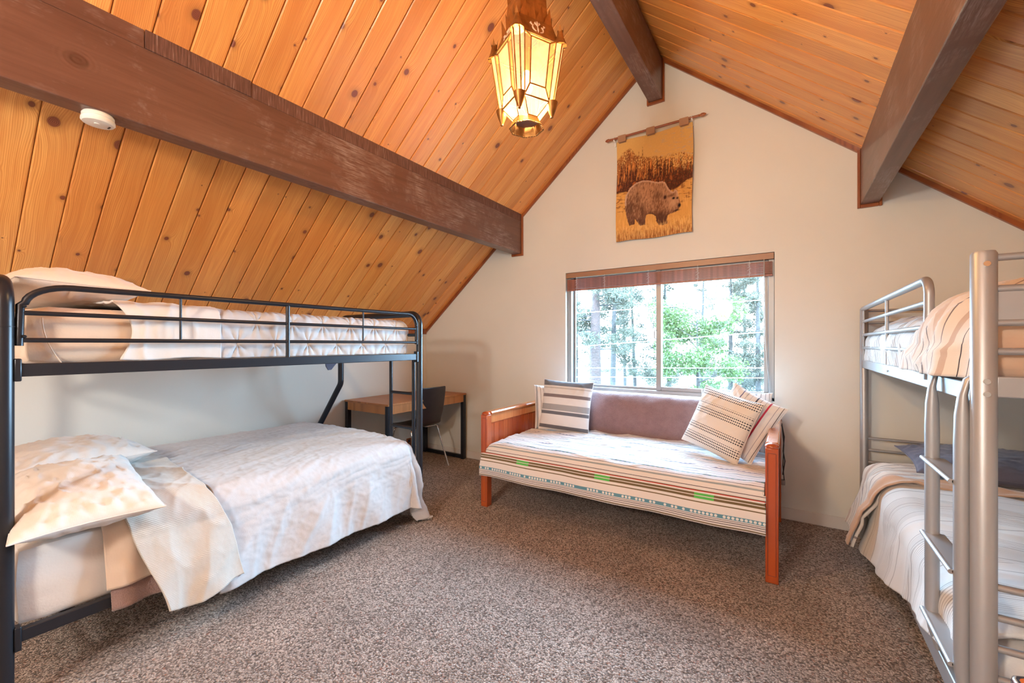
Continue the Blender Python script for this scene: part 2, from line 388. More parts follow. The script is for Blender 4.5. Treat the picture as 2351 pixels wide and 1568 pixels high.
# ------------------------------------------------------------------ room shell
XL, XR, YB, YR = -3.70, 1.79, 3.70, -2.2
AX, AZ = -0.957, 3.79
KL, KR = 1.464, 1.446
zl = lambda x: 1.464+.848*(x+3.70)
zr = lambda x: 2.637-.854*(x-.395)
m = MB().box((XL-.2, YR-.2, -.12), (XR+.2, YB+.2, 0))
struct('floor', m, 'carpet', smooth=False)
WX0, WX1, WZ0, WZ1 = -1.815, -.085, .845, 1.985
def gable(name, y0, y1, wx0, wx1, wz0, wz1):
    m = MB(); e = .12
    m.prism([(XL-.2, -.1), (wx0, -.1), (wx0, zl(wx0)+e), (XL-.2, zl(XL-.2)+e)], y0, y1)
    m.prism([(wx1, -.1), (XR+.2, -.1), (XR+.2, zr(XR+.2)+e), (wx1, zr(wx1)+e)], y0, y1)
    m.prism([(wx0, -.1), (wx1, -.1), (wx1, wz0), (wx0, wz0)], y0, y1)
    m.prism([(wx0, wz1), (wx1, wz1), (wx1, zr(wx1)+e), (AX, AZ+e), (wx0, zl(wx0)+e)] , y0, y1)
    return struct(name, m, 'wall', smooth=False)
gable('wall_front', YB, YB+.16, WX0, WX1, WZ0, WZ1)
struct('wall_rear', MB().prism([(XL-.2, -.1), (XR+.2, -.1), (XR+.2, zr(XR+.2)+.12), (AX, AZ+.12), (XL-.2, zl(XL-.2)+.12)], YR-.16, YR), 'wall', smooth=False)
struct('wall_left', MB().box((XL-.16, YR, -.1), (XL, YB, KL+.1)), 'wall', smooth=False)
struct('wall_right', MB().box((XR, YR, -.1), (XR+.16, YB, KR+.1)), 'wall', smooth=False)
# ceiling: backing boards with one object per tongue-and-groove plank
cb = MB(); t0, t1 = .022, .16
cb.prism([(XL-.25, zl(XL-.25)+t0), (AX, AZ+t0), (XR+.25, zr(XR+.25)+t0), (XR+.25, zr(XR+.25)+t1), (AX, AZ+t1), (XL-.25, zl(XL-.25)+t1)], YR-.2, YB+.2)
ceil = struct('ceiling', cb, 'pine', smooth=False)
def plank_mesh(L, wd=.1353):
    g = .0016; ch = .0055; th = .02; h = wd/2
    poly = [(-h+g, th), (-h+g, ch), (-h+g+ch, 0), (h-g-ch, 0), (h-g, ch), (h-g, th)]
    mb = MB().prism([(a, b) for a, b in poly], 0, L, 'x')
    me = bpy.data.meshes.new('plank'); me.from_pydata(mb.v, [], mb.f)
    bm = bmesh.new(); bm.from_mesh(me); bmesh.ops.recalc_face_normals(bm, faces=bm.faces); bm.to_mesh(me); bm.free()
    me.materials.append(M['pine']); return me
PW = .1353
def slope_planks(x0, z0, x1, z1):
    L = math.hypot(x1-x0, z1-z0); me = plank_mesh(L, PW)
    X = Vector(((x1-x0)/L, 0, (z1-z0)/L)); Y = Vector((0, 1, 0)) if x1 > x0 else Vector((0, -1, 0)); Z = X.cross(Y)
    rot = Matrix((X, Y, Z)).transposed().to_euler()
    k = -20
    while True:
        yc = .522+PW*(k+.5)
        if yc-PW/2 > YB: break
        if yc > YR:
            o = bpy.data.objects.new('plank', me); COL.objects.link(o); o.parent = ceil; o.location = (x0, yc, z0); o.rotation_euler = rot
        k += 1
slope_planks(XL, KL, AX, AZ)
slope_planks(XR, zr(XR), AX, AZ)
# baseboards
struct('baseboard_front', MB().box((XL, YB-.012, 0), (XR, YB, .085)), 'base', bevel=.003)
struct('baseboard_left', MB().box((XL, YR, 0), (XL+.012, YB, .085)), 'base', bevel=.003)
# crown trim on the gable wall
def slopestrip(x0, x1, f, d, y0):
    return MB().prism([(x0, f(x0)), (x1, f(x1)), (x1, f(x1)-d), (x0, f(x0)-d)], y0, YB)
struct('trim_1', slopestrip(XL, -2.42, zl, .035, YB-.02), 'trimwood')
struct('trim_2', slopestrip(-2.31, -1.01, zl, .035, YB-.02), 'trimwood')
struct('trim_3', slopestrip(-.895, .41, zr, .035, YB-.02), 'trimwood')
struct('trim_4', slopestrip(.515, XR, zr, .035, YB-.02), 'trimwood')
m = MB().box((XL, YR, KL-.05), (XL+.02, YB-.02, KL+.012)); struct('trim_5', m, 'trimwood')
# beams
def beam(label, x0, x1, zb, f0, f1, nt):
    t = thing('roof_beam', label, 'beam', ((x0+x1)/2, YB, zb), 'exposed roof beams')
    m = MB().prism([(x0, zb), (x1, zb), (x1, f1-.012), (x0, f0-.012)] if f0 != f1 else [(x0, zb), (x1, zb), (x1, f1), (x0, f0)], YR, YB-.003)
    obj('beam_timber', m, 'beam', t, bevel=.004)
    e = .016
    m = MB()
    m.box((x0-e, YB-.022, zb-.022), (x0, YB, f0-.01)); m.box((x1, YB-.022, zb-.022), (x1+e, YB, f1-.01)); m.box((x0, YB-.022, zb-.022), (x1, YB, zb))
    obj('end_trim', m, 'trimwood', t, bevel=.003)
    return t
b1 = beam('long brown beam on the left slope with the white smoke alarm under it', -2.42, -2.315, 2.235, zl(-2.42), zl(-2.315), 0)
b2 = beam('brown ridge beam at the peak above the bear tapestry', -1.01, -.895, 3.385, zl(-1.01), zr(-.895), 0)
b3 = beam('brown beam on the right slope above the silver bunk', .411, .507, 2.24, zr(.411), zr(.507), 0)
for y0, y1 in ((YR, .628), (.632, 1.055), (1.059, 3.678)):   # rough sawn filler boards along the top of the left beam
    dx = .004 if y0 < .6 else .008 if y0 < 1 else .003
    obj('filler_board', MB().prism([(-2.3149, 2.565), (-2.3149+dx, 2.565), (-2.3149+dx, zl(-2.3149+dx)), (-2.3149, zl(-2.3149))], y0, y1), 'sawn' if y0 > .6 else 'beam', b1)
# ------------------------------------------------------------------ window
def window(name, x0, x1, z0, z1, y, s, xm):
    """s = +1 when outside is +y"""
    yy = lambda a: y+s*a
    m = MB(); fw = .04
    m.box((x0, yy(.04), z0), (x0+fw, yy(.12), z1)).box((x1-fw, yy(.04), z0), (x1, yy(.12), z1)).box((x0, yy(.04), z0), (x1, yy(.12), z0+fw)).box((x0, yy(.04), z1-fw), (x1, yy(.12), z1))
    w_ = obj(name, m, 'alu', bevel=.003); w_['kind'] = 'structure'
    # fixed pane on the left, slider on the right
    a = xm
    m = MB().box((a-.022, yy(.055), z0+fw), (a+.022, yy(.085), z1-fw)).box((a+.022, yy(.055), z0+fw), (x1-fw, yy(.085), z0+fw+.035)).box((a+.022, yy(.055), z1-fw-.035), (x1-fw, yy(.085), z1-fw)).box((x1-fw-.03, yy(.055), z0+fw+.035), (x1-fw, yy(.085), z1-fw-.035))
    sash = obj('sliding_sash', m, 'alu', w_, bevel=.003)
    m = MB().box((x0+fw, yy(.098), z0+fw), (a+.022, yy(.112), z0+fw+.02)).box((x0+fw, yy(.098), z1-fw-.02), (a+.022, yy(.112), z1-fw)).box((x0+fw, yy(.098), z0+fw), (x0+fw+.02, yy(.112), z1-fw)).box((a-.01, yy(.098), z0+fw), (a+.022, yy(.112), z1-fw))
    obj('fixed_sash', m, 'alu', w_, bevel=.002)
    obj('pane', MB().box((x0+fw, yy(.103), z0+fw), (a, yy(.106), z1-fw)), 'glass', w_)
    obj('pane', MB().box((a+.02, yy(.068), z0+fw+.03), (x1-fw-.02, yy(.071), z1-fw-.03)), 'glass', w_)
    obj('latch', MB().tube(path([(a-.018, yy(.05), 1.335), (a-.03, yy(.035), 1.345), (a-.03, yy(.035), 1.405), (a-.018, yy(.05), 1.415)], .008), .005, 8), 'alu', w_)
    return w_
g = NT('window_glass'); g.n.remove(g.b)
tr = g.n.new('ShaderNodeBsdfTransparent'); tr.inputs[0].default_value = (.96, .98, .97, 1); gl = g.n.new('ShaderNodeBsdfGlossy'); gl.inputs['Roughness'].default_value = .02
fr = g.n.new('ShaderNodeFresnel'); mx = g.n.new('ShaderNodeMixShader')
g.t.links.new(g.math('MULTIPLY', fr.outputs[0], .6), mx.inputs[0]); g.t.links.new(tr.outputs[0], mx.inputs[1]); g.t.links.new(gl.outputs[0], mx.inputs[2]); g.t.links.new(mx.outputs[0], g.out.inputs[0])
M['glass'] = g.m
window('window_1', WX0+.002, WX1-.002, WZ0, WZ1-.002, YB, 1, -.945)
struct('trim_6', MB().box((WX0, YB+.001, WZ0-.001), (WX1, YB+.045, WZ0+.012)), 'base', bevel=.003)
# blind
M['headwood'] = plain('blind_headrail', (.36, .19, .11), .4)
bl = thing('window_blind', 'reddish brown wooden slat blind pulled up at the top of the window', 'blind', (-.95, 3.715, 1.80))
obj('headrail', MB().box((WX0+.004, 3.704, 1.935), (WX1-.004, 3.735, WZ1-.003)), 'headwood', bl, bevel=.002)
M['blindwood'] = plain('blind_slats', (.36, .14, .10), .4, var=(40, .3))
bm_ = MB().box((0, -.018, -.0016), (WX1-WX0-.03, .018, .0016))
s0 = None
for k in range(17):
    z = 1.826+k*.0055
    if s0 is None:
        s0 = obj('slat', MB().box((WX0+.015, 3.706, z), (WX1-.015, 3.738, z+.0034)), 'blindwood', bl)
    else:
        c = s0.copy(); COL.objects.link(c); c.location = (0, 0, k*.0055); c.parent = bl
obj('bottom_rail', MB().box((WX0+.012, 3.706, 1.808), (WX1-.012, 3.738, 1.823)), 'blindwood', bl, bevel=.003)
for x in (-1.70, -1.42, -1.02, -.62, -.25):
    m = MB()
    for k in range(7):
        zz = 1.83+k*.013; m.tube([(x-.014+.02*(k % 2), 3.702, zz), (x+.010-.01*(k % 3), 3.701, zz+.006), (x+.006, 3.702, zz+.014)], .0011, 5)
    m.tube([(x, 3.703, 1.80), (x, 3.703, 1.94)], .0012, 5)
    obj('ladder_cord', m, 'cordtan' if 0 else 'ivory', bl)
m = MB().tube([(-.155, 3.695, 1.935), (-.150, 3.69, 1.4), (-.125, 3.69, 1.1), (-.095, 3.69, .82)], .0016, 6).tube([(-.150, 3.695, 1.935), (-.143, 3.69, 1.3), (-.12, 3.69, .98), (-.105, 3.69, .80)], .0016, 6)
obj('pull_cord', m, 'alu', bl)

# ------------------------------------------------------------------ soft goods
class Bed:
    """mattress rectangle [x0,x1]x[y0,y1] with top z; a cloth laid on it is addressed in flat cloth coordinates"""
    def __init__(s, x0, x1, y0, y1, z, r=.05): s.x0, s.x1, s.y0, s.y1, s.z, s.r = x0, x1, y0, y1, z, r
    def lay(s, X, Y, off=0.0, flare=.12, crown=.0):
        r = s.r+off
        cx0, cx1, cy0, cy1 = s.x0+s.r, s.x1-s.r, s.y0+s.r, s.y1-s.r
        dx = np.where(X > cx1, X-cx1, np.where(X < cx0, X-cx0, 0.0)); dy = np.where(Y > cy1, Y-cy1, np.where(Y < cy0, Y-cy0, 0.0))
        D = np.hypot(dx, dy)+1e-9; nx, ny = dx/D, dy/D
        a = np.clip(D/r, 0, math.pi/2); rest = np.maximum(D-r*math.pi/2, 0)
        fl = flare*rest
        out = r*np.sin(a)+fl; dn = r*(1-np.cos(a))+rest*math.sqrt(1-min(flare, .9)**2)
        x = np.clip(X, cx0, cx1)+nx*out; y = np.clip(Y, cy0, cy1)+ny*out
        z = s.z+off-dn
        N = np.stack([nx*np.sin(a), ny*np.sin(a), np.cos(a)], -1)
        return np.stack([x, y, z], -1), N, rest
def laid_cloth(name, bed, edges, nu, nv, mat, off=.01, flare=.12, disp=None, thick=.006, parent=None, flip=False, uvaxis=0, label=None, cat=None, zmin=.012):
    """edges: function (u,v in 0..1) -> cloth coordinates X,Y (metres, unfolded)"""
    U, V = np.meshgrid(np.linspace(0, 1, nu), np.linspace(0, 1, nv), indexing='ij')
    X, Y = edges(U, V)
    P, N, rest = bed.lay(X, Y, off, flare)
    if disp is not None:
        P = P+N*disp(X, Y, rest)[..., None]
    P[..., 2] = np.maximum(P[..., 2], zmin+.004*fbm(X*9, Y*9, 3))
    UV = np.stack([X, Y] if uvaxis == 0 else [Y, X], -1)
    o = obj(name, grid(P, UV), mat, parent, solid=(thick, 1 if not flip else -1), loc=None if parent else (float(P[..., 0].mean()), float(P[..., 1].mean()), float(P[..., 2].min())))
    if label: tag(o, label, cat)
    return o
def quad(c00, c10, c11, c01, wob=.0, seed=1):
    """bilinear patch; u runs c00->c10"""
    def f(U, V):
        X = (1-U)*(1-V)*c00[0]+U*(1-V)*c10[0]+U*V*c11[0]+(1-U)*V*c01[0]
        Y = (1-U)*(1-V)*c00[1]+U*(1-V)*c10[1]+U*V*c11[1]+(1-U)*V*c01[1]
        if wob:
            X = X+wob*fbm(X*3+5, Y*3, seed, 3); Y = Y+wob*fbm(X*3, Y*3+9, seed+5, 3)
        return X, Y
    return f
def rounded_block(x0, x1, y0, y1, z0, z1, r=.05, nx=40, ny=70, nz=12, amp=.004, seed=0, freq=5):
    """mattress: superellipsoid-like rounded box as one closed mesh"""
    bm = bmesh.new(); bmesh.ops.create_cube(bm, size=2)
    bmesh.ops.subdivide_edges(bm, edges=bm.edges, cuts=23, use_grid_fill=True)
    V = np.array([v.co[:] for v in bm.verts]); F = [tuple(v.index for v in f.verts) for f in bm.faces]; bm.free()
    h = np.array([(x1-x0)/2, (y1-y0)/2, (z1-z0)/2]); c = np.array([(x1+x0)/2, (y1+y0)/2, (z1+z0)/2])
    Q = V*h; inner = np.clip(Q, -(h-r), h-r); d = Q-inner; L = np.linalg.norm(d, axis=1)[:, None]+1e-9
    m_ = (np.abs(V) > .999).any(1)
    Q = np.where(m_[:, None], inner+d/L*np.minimum(r, L*9), Q)
    n = d/L
    w_ = amp*fbm(Q[:, 0]*freq+Q[:, 2]*7, Q[:, 1]*freq+Q[:, 2]*5, seed, 4)
    Q = Q+n*w_[:, None]
    mb = MB(); mb.v = [tuple(p) for p in Q+c]; mb.f = F; return mb
def pillow(name, label, cat, center, hx, hy, th, right, up, mat, seed=0, wr=.007, n=56, piping=None, sag=0.0, pinch=.07, parent=None):
    right = Vector(right).normalized(); up = Vector(up); up = (up-right*up.dot(right)).normalized(); nrm = right.cross(up)
    u = np.linspace(-1, 1, n); u = np.sign(u)*(1-(1-np.abs(u))**1.5)
    U, V = np.meshgrid(u, u, indexing='ij')
    X = hx*U*(1-pinch*(1-V**2)*np.abs(U)**2); Y = hy*V*(1-pinch*(1-U**2)*np.abs(V)**2)
    base = ((1-np.abs(U)**2.8)*(1-np.abs(V)**2.8))**.55
    edge = 1-base
    A = np.arctan2(V, U); rr = np.hypot(U, V)
    def wrk(sd):
        wx = X+.05*perlin(X*7, Y*7, sd+3); wy = Y+.05*perlin(X*7+3, Y*7, sd+5)
        a = ridge(wx*9+wy*3, wy*11-wx*3, sd, 6)-.15+.5*perlin(X*5, Y*5, sd+6)
        b = ridge(wx*17-wy*8, wy*15+wx*5, sd+1, 5)-.15
        rad = np.sin(A*26+5*perlin(X*5, Y*5, sd+4))*np.exp(-((rr-1.05)/.28)**2)
        return wr*(a+.6*b+.3*rad)*np.clip(base*2.2, 0, 1)
    T = th*base*(1+.12*fbm(U*1.7, V*1.7, seed+40, 2)); up_ = T+wrk(seed); dn_ = -T*.9+wrk(seed+20)*.6
    sg = sag*(rr**2)
    def pt(H): 
        c = Vector(center); R3 = np.array(right); U3 = np.array(up); N3 = np.array(nrm)
        return np.array(c)+X[..., None]*R3+Y[..., None]*U3+(H-sg)[..., None]*N3
    Pt, Pb = pt(up_), pt(dn_)
    Pb[0, :] = Pt[0, :]; Pb[-1, :] = Pt[-1, :]; Pb[:, 0] = Pt[:, 0]; Pb[:, -1] = Pt[:, -1]
    i = np.arange(n*n).reshape(n, n); j = i+n*n; j = j.copy()
    j[0, :] = i[0, :]; j[-1, :] = i[-1, :]; j[:, 0] = i[:, 0]; j[:, -1] = i[:, -1]
    f1 = np.stack([i[:-1, :-1], i[1:, :-1], i[1:, 1:], i[:-1, 1:]], -1).reshape(-1, 4)
    f2 = np.stack([j[:-1, :-1], j[:-1, 1:], j[1:, 1:], j[1:, :-1]], -1).reshape(-1, 4)
    mb = MB(); mb.v = [tuple(p) for p in np.concatenate([Pt.reshape(-1, 3), Pb.reshape(-1, 3)])]; mb.f = [tuple(q) for q in np.concatenate([f1, f2]).tolist()]
    uv = np.stack([X+hx, Y+hy], -1).reshape(-1, 2); mb.uv = np.concatenate([uv, uv])
    zmin = min(p[2] for p in mb.v)
    o = obj(name, mb, mat, None, loc=(center[0], center[1], zmin))
    # drop the unused duplicated border vertices
    bm = bmesh.new(); bm.from_mesh(o.data); bmesh.ops.delete(bm, geom=[v for v in bm.verts if not v.link_faces], context='VERTS'); bm.to_mesh(o.data); bm.free()
    tag(o, label, cat)
    ring = [Pt[k, 0] for k in range(n)]+[Pt[-1, k] for k in range(1, n)]+[Pt[k, -1] for k in range(n-2, -1, -1)]+[Pt[0, k] for k in range(n-2, 0, -1)]
    if piping:
        obj('seam', MB().tube(ring[::1]+[ring[0]], piping, 6, caps=False), mat, o, smooth=True)
    return o

# ================================================================== BLACK BUNK BED (left)
YN, YF, XF = .237, 2.19, -2.262
bb = thing('bunk_bed', 'black metal twin over full bunk bed along the left wall', 'bed', (-2.95, 1.2, 0))
def endframe(y, r):
    p = path([(XF, y, 0), (XF, y, 1.515), (-3.21, y, 1.515), (-3.21, y, .955), (-3.60, y, .47), (-3.60, y, 0)], [.085, .085, .08, .08])
    o = obj('end_frame', MB().tube(p, r, 20), 'blackmetal', bb)
    for z in (1.352,):
        obj('joint_sleeve', MB().lathe([(r+.0012, z-.002), (r+.0016, z), (r+.0012, z+.002)], (XF, y, 0), 20), 'blackmetal', o)
    for z, x1 in ((1.19, -3.21), (1.36, -3.21), (.27, -3.60)):
        obj('end_crossbar', MB().tube([(XF, y, z), (x1, y, z)], .012, 12), 'blackmetal', bb)
endframe(YN, .0255); endframe(YF, .0235)
m = MB().box((XF-.012, YN+.035, 1.176), (XF+.012, YF-.03, 1.222)); obj('upper_side_rail', m, 'blackmetal', bb, bevel=.003)
m = MB().box((-3.222, YN+.03, 1.176), (-3.20, YF-.03, 1.222)); obj('upper_side_rail', m, 'blackmetal', bb, bevel=.003)
m = MB().box((XF-.014, YN+.03, .243), (XF+.014, YF-.03, .287)); obj('lower_side_rail', m, 'blackmetal', bb, bevel=.003)
m = MB().box((-3.614, YN+.03, .243), (-3.586, YF-.03, .287)); obj('lower_side_rail', m, 'blackmetal', bb, bevel=.003)
for y, s in ((YN, 1), (YF, -1)):
    for z0, z1 in ((1.160, 1.240), (.215, .30)):
        obj('rail_bracket', MB().box((XF-.018, y+s*.022, z0), (XF+.018, y+s*.040, z1)), 'blackmetal', bb, bevel=.004)
# guard rail
p = path([(XF, .275, 1.29), (XF+.002, .275, 1.435), (XF, .40, 1.505), (XF, 2.12, 1.505), (XF, 2.158, 1.44), (XF, 2.158, 1.29)], [.03, .09, .05, .04])
p = [Vector((XF, .272, 1.285)), Vector((XF, .275, 1.43))]+[Vector((XF, .285+.12*(1-math.cos(a)), 1.43+.072*math.sin(a))) for a in np.linspace(.1, math.pi/2, 9)]+[Vector((XF, 2.075, 1.507))]+[Vector((XF, 2.075+.085*math.sin(a), 1.422+.085*math.cos(a))) for a in np.linspace(.2, math.pi/2, 8)]+[Vector((XF, 2.16, 1.29))]
gr = obj('guard_top_tube', MB().tube(p, .0115, 12), 'blackmetal', bb)
for z in (1.402, 1.305): obj('guard_bar', MB().tube([(XF, .268, z), (XF, 2.158, z)], .0085, 10), 'blackmetal', bb)
for y, r, z0 in ((.742, .005, 1.305), (1.221, .0105, 1.21), (1.702, .005, 1.305)):
    obj('guard_upright', MB().tube([(XF, y, z0), (XF, y, 1.50)], r, 10), 'blackmetal', bb)
for z in (1.425, 1.318):
    for y in (.283, 2.147):
        obj('bolt', MB().lathe([(.006, 0), (.006, .006), (.004, .009), (.0005, .010)], (XF+.010, y, z), 10, 'x'), 'blackmetal', bb)
tb = [(-3.15, 2.00, 1.18), (-3.15, 2.11, 1.18), (-3.15, 2.105, 1.13), (-3.15, 2.06, 1.08), (-3.15, 2.03, 1.078), (-3.15, 2.01, 1.11)]
obj('fabric_tab', MB().prism([(p[1], p[2]) for p in tb], -3.155, -3.145, 'x'), 'navy', bb, bevel=.003)
# ladder on the far end
for x in (-2.612, -2.36): obj('ladder_rail', MB().tube([(x, YF+.035, .30), (x, YF+.035, 1.19)], .0135, 12), 'blackmetal', bb)
for z in (.917, .655, .40): obj('ladder_rung', MB().tube([(-2.612, YF+.035, z), (-2.36, YF+.035, z)], .0115, 12), 'blackmetal', bb)
for k in range(10):
    y = .40+k*.19
    obj('bed_slat', MB().box((-3.20, y-.02, 1.196), (XF-.012, y+.02, 1.206)), 'blackmetal', bb)
    obj('bed_slat', MB().box((-3.59, y-.02, .262), (XF-.012, y+.02, .272)), 'blackmetal', bb)

# upper mattress, duvet, pillow
o = obj('mattress', rounded_block(-3.19, -2.318, .285, 2.135, 1.207, 1.435, .05, amp=.006, seed=4), 'sheetbeige', loc=(-2.74, 1.2, 1.207))
tag(o, 'upper bunk mattress in a tight beige fitted sheet behind the black guard rail', 'mattress')
obj('sheet_seam', MB().tube([(-2.3155, .335+.012*(k/9)**2+.04*(k/9)**2, 1.39-k*.0195) for k in range(10)], .0022, 6), 'sheetbeige', o)
UB = Bed(-3.19, -2.332, .285, 2.135, 1.437, .05)
def pintuck(X, Y, rest):
    d = .006*fbm(X*4, Y*4, 11, 3)+.003*fbm(X*14, Y*14, 12, 3)
    sp = .185
    S = X+2.332
    for row in range(-6, 4):
        for k in range(0, 14):
            cy = .90+k*sp+(row % 2)*sp/2; cs = row*sp*.62-.02+.06
            dx = S-cs; dy = Y-cy; r = np.hypot(dx, dy); A = np.arctan2(dy, dx)
            mk = r < .16
            d = d+np.where(mk, (-.009*np.exp(-(r/.012)**2)+.0065*np.cos(A*7+row*1.3+k*.7+2*np.sin(A*2))*np.exp(-(r/.06))*np.clip(r/.035, 0, 1)-.006*np.exp(-(r/.05)**2)), 0)
    return d
def ubd(U, V):
    Y = .89+V*(2.175-.89); X = -3.16+U*(.222+.828)
    return X, Y
du = laid_cloth('duvet', UB, ubd, 190, 300, 'sheetgrey', off=.020, flare=.0, disp=pintuck, thick=.010, label='pale pintucked duvet on the upper bunk behind the black guard rail', cat='duvet')
def ubfold(U, V):
    Y = .545+V*.37+.03*(1-V)*np.sin(U*9)+.012*np.sin(U*23)*(1-V); X = -3.10+U*(.236+.768)+.004*np.sin(V*7)
    return X, Y
def fold_d(X, Y, rest):
    d = .007*(ridge(Y*6+X*5+1.5*perlin(X*3, Y*3, 31), X*5-Y*4, 33, 2)-.35)+.004*fbm(X*7, Y*9, 32, 3)
    return d
obj_f = laid_cloth('duvet_fold', UB, ubfold, 160, 90, 'ivory', off=.030, flare=.0, disp=fold_d, thick=.008, parent=du)
for vtx in obj_f.data.vertices: pass
pillow('pillow', 'big cream pillow lying on the upper bunk near the sloped ceiling', 'pillow', (-2.80, .455, 1.530), .40, .200, .085, (1, .06, .02), (-.05, 1, -.03), 'sheetpeach', 3, wr=.006, piping=.003)

# lower mattress and bedding
o = obj('mattress', rounded_block(-3.64, -2.285, .264, 2.14, .274, .56, .03, amp=.010, seed=9, freq=4), 'ivory', loc=(-2.96, 1.2, .274))
tag(o, 'lower bunk mattress under a loose pale fitted sheet on the left bunk', 'mattress')
LB = Bed(-3.64, -2.285, .285, 2.13, .562, .07)
def side_folds(amp=.03, k=17, seed=0):
    def f(X, Y, rest):
        h = np.clip(rest/.3, 0, 1)
        s = Y+.35*perlin(X*2.5, Y*2.5, seed+7)*.3
        return h*amp*(np.sin(s*k+3*perlin(Y*1.3, X*1.5, seed))*.6+.8*perlin(Y*4+3*X, X*1.2, seed+2))
    return f
def duvet_d(X, Y, rest):
    top = 1-np.clip(rest/.2, 0, 1)
    wx = X+.10*perlin(X*1.7, Y*1.7, 50); wy = Y+.10*perlin(X*1.9+7, Y*1.9, 49)
    w1 = .007*(ridge(wx*9+wy*2.0, wy*1.6-wx, 52, 2)-.3)+.004*(ridge(wx*20+wy*5, wy*2.4, 57, 2)-.3)
    w2 = .006*fbm(wx*2.2, wy*2.2, 53, 2)
    w3 = .010*(ridge(wy*6+wx*1.5, wx*1.2-wy*.6, 54, 2)-.3)*np.clip(rest/.15, 0, 1)
    w4 = .0015*fbm(X*26, Y*26, 55, 3)+.0022*(ridge(wx*13+wy*5, wy*8-wx*3, 61, 5)-.2)+.0014*(ridge(wx*24-wy*3, wy*9+wx*4, 62, 5)-.2)
    puff = .045*np.exp(-(((X+3.0)/.55)**2+((Y-1.75)/.5)**2))*0+.022*np.sin(np.clip((X+3.64)/1.36, 0, 1)*math.pi)
    corner = .05*np.exp(-((X+2.0)/.35)**2)*np.sin((np.arctan2(Y-2.06, X+2.35))*9)*sstep(2.06, 2.3, Y)
    return w1*top+(w2+w3)*1.0+w4+puff+side_folds(.030, 15, 60)(X, Y, rest)*1.0+corner
def ld(U, V):
    Y = .86+V*(2.60-.86)-.02*np.sin(U*6); Xo = -2.285+.43+.05*V*0-.0
    X = -3.62+U*(Xo+3.62)
    # foot overhang is shorter at the wall side
    Y = np.where(V > .7, .86+(.7*1.74)+(V-.7)/.3*(.30+.28*sstep(-.9+-2.3, -2.2, X))*(1.0), Y)
    return X, Y
lower = laid_cloth('duvet', LB, ld, 240, 280, 'sheetgrey', off=.022, flare=.16, disp=duvet_d, thick=.012, label='plain pale grey duvet on the lower left bunk, hanging over its edge', cat='duvet')
def foldd(X, Y, rest):
    a = .011*(ridge(Y*5.5+.8*perlin(X*3, Y*3, 71)-X*1.2, X*1.1+Y*1.5, 72, 2)-.3)
    b = .006*(ridge(X*5, Y*7+X*2, 73, 2)-.3)+.002*fbm(X*18, Y*18, 74, 3)
    return a+b+side_folds(.022, 24, 75)(X, Y, rest)
def ldf(U, V):
    # left edge and right edge curves as functions of U (0 at the wall, 1 at the hem)
    X = -3.50+U*(-2.285+.455+3.50)
    l = np.interp(U, [0, .35, .6, .73, .85, 1], [.60, .64, .57, .545, .60, .66]); r = np.interp(U, [0, .3, .6, .73, .85, 1], [.90, .92, .87, .85, .92, .965])
    Y = l+(r-l)*V+.010*np.sin(U*21)*(1-V)
    X = X-.05*U*sstep(.3, 1, V)*0+.02*np.sin(V*5)*U
    return X, Y
laid_cloth('duvet_fold', LB, ldf, 240, 90, 'duvetback', off=.058, flare=.20, disp=foldd, thick=.010, parent=lower, uvaxis=0)
def lsf(U, V):
    X = -2.75+U*(.27+2.75-2.285); Y = .475+V*.18+.02*U
    return X, Y
laid_cloth('bed_sheet', LB, lsf, 70, 40, 'sheetbeige', off=.036, flare=.10, disp=lambda X, Y, r: .010*np.sin(Y*40+X*4)+.006*fbm(X*8, Y*8, 5), thick=.004, label='tan sheet edge hanging between pillow and folded duvet, lower left bunk', cat='sheet')
def lfl(U, V):
    X = -2.75+U*(.335+2.75-2.285); Y = .50+V*.16+.01*U
    return X, Y
laid_cloth('blanket', LB, lfl, 70, 40, 'fleecebrown', off=.022, flare=.10, disp=lambda X, Y, r: .010*np.sin(Y*40+X*4)+.006*fbm(X*8, Y*8, 5), thick=.006, label='brown fleece blanket corner hanging below the tan sheet edge', cat='blanket')
pillow('pillow', 'crumpled cream pillow at the open edge of the lower left bunk', 'pillow', (-2.52, .475, .662), .41, .205, .085, (1, -.10, -.07), (.10, 1, .02), 'ivory', 13, wr=.011, piping=.0025)
pillow('pillow', 'crumpled pale pillow against the wall on the lower left bunk', 'pillow', (-3.24, .55, .675), .34, .27, .10, (1, .10, .05), (-.10, 1, .02), 'ivory', 23, wr=.011, piping=.0025)

# ================================================================== DESK, CHAIR
dk = thing('desk', 'small wooden desk with black square legs in the far left corner', 'desk', (-3.45, 3.15, 0))
DX0, DX1, DY0, DY1 = -3.68, -3.035, 2.55, 3.66
obj('desktop', MB().box((DX0, DY0, .722), (DX1, DY1, .740)), 'oak', dk, bevel=.002)
obj('apron', MB().box((DX1-.020, DY0+.045, .645), (DX1-.005, DY1-.045, .722)), 'oak', dk, bevel=.001)
obj('apron', MB().box((DX0+.045, DY0+.006, .645), (DX1-.045, DY0+.020, .722)), 'oak', dk, bevel=.001)
obj('apron', MB().box((DX0+.045, DY1-.020, .645), (DX1-.045, DY1-.006, .722)), 'oak', dk, bevel=.001)
for x in (DX0+.004, DX1-.046):
    for y in (DY0+.004, DY1-.046): obj('leg', MB().box((x, y, 0), (x+.042, y+.042, .722)), 'blackmetal', dk, bevel=.002)
for y in (DY0+.010, DY1-.040): obj('foot_bar', MB().box((DX0+.046, y, .005), (DX1-.046, y+.03, .045)), 'blackmetal', dk, bevel=.002)
ch = thing('chair', 'black brown plywood chair with bent chrome legs pushed up to the desk', 'chair', (-3.20, 3.2, 0))
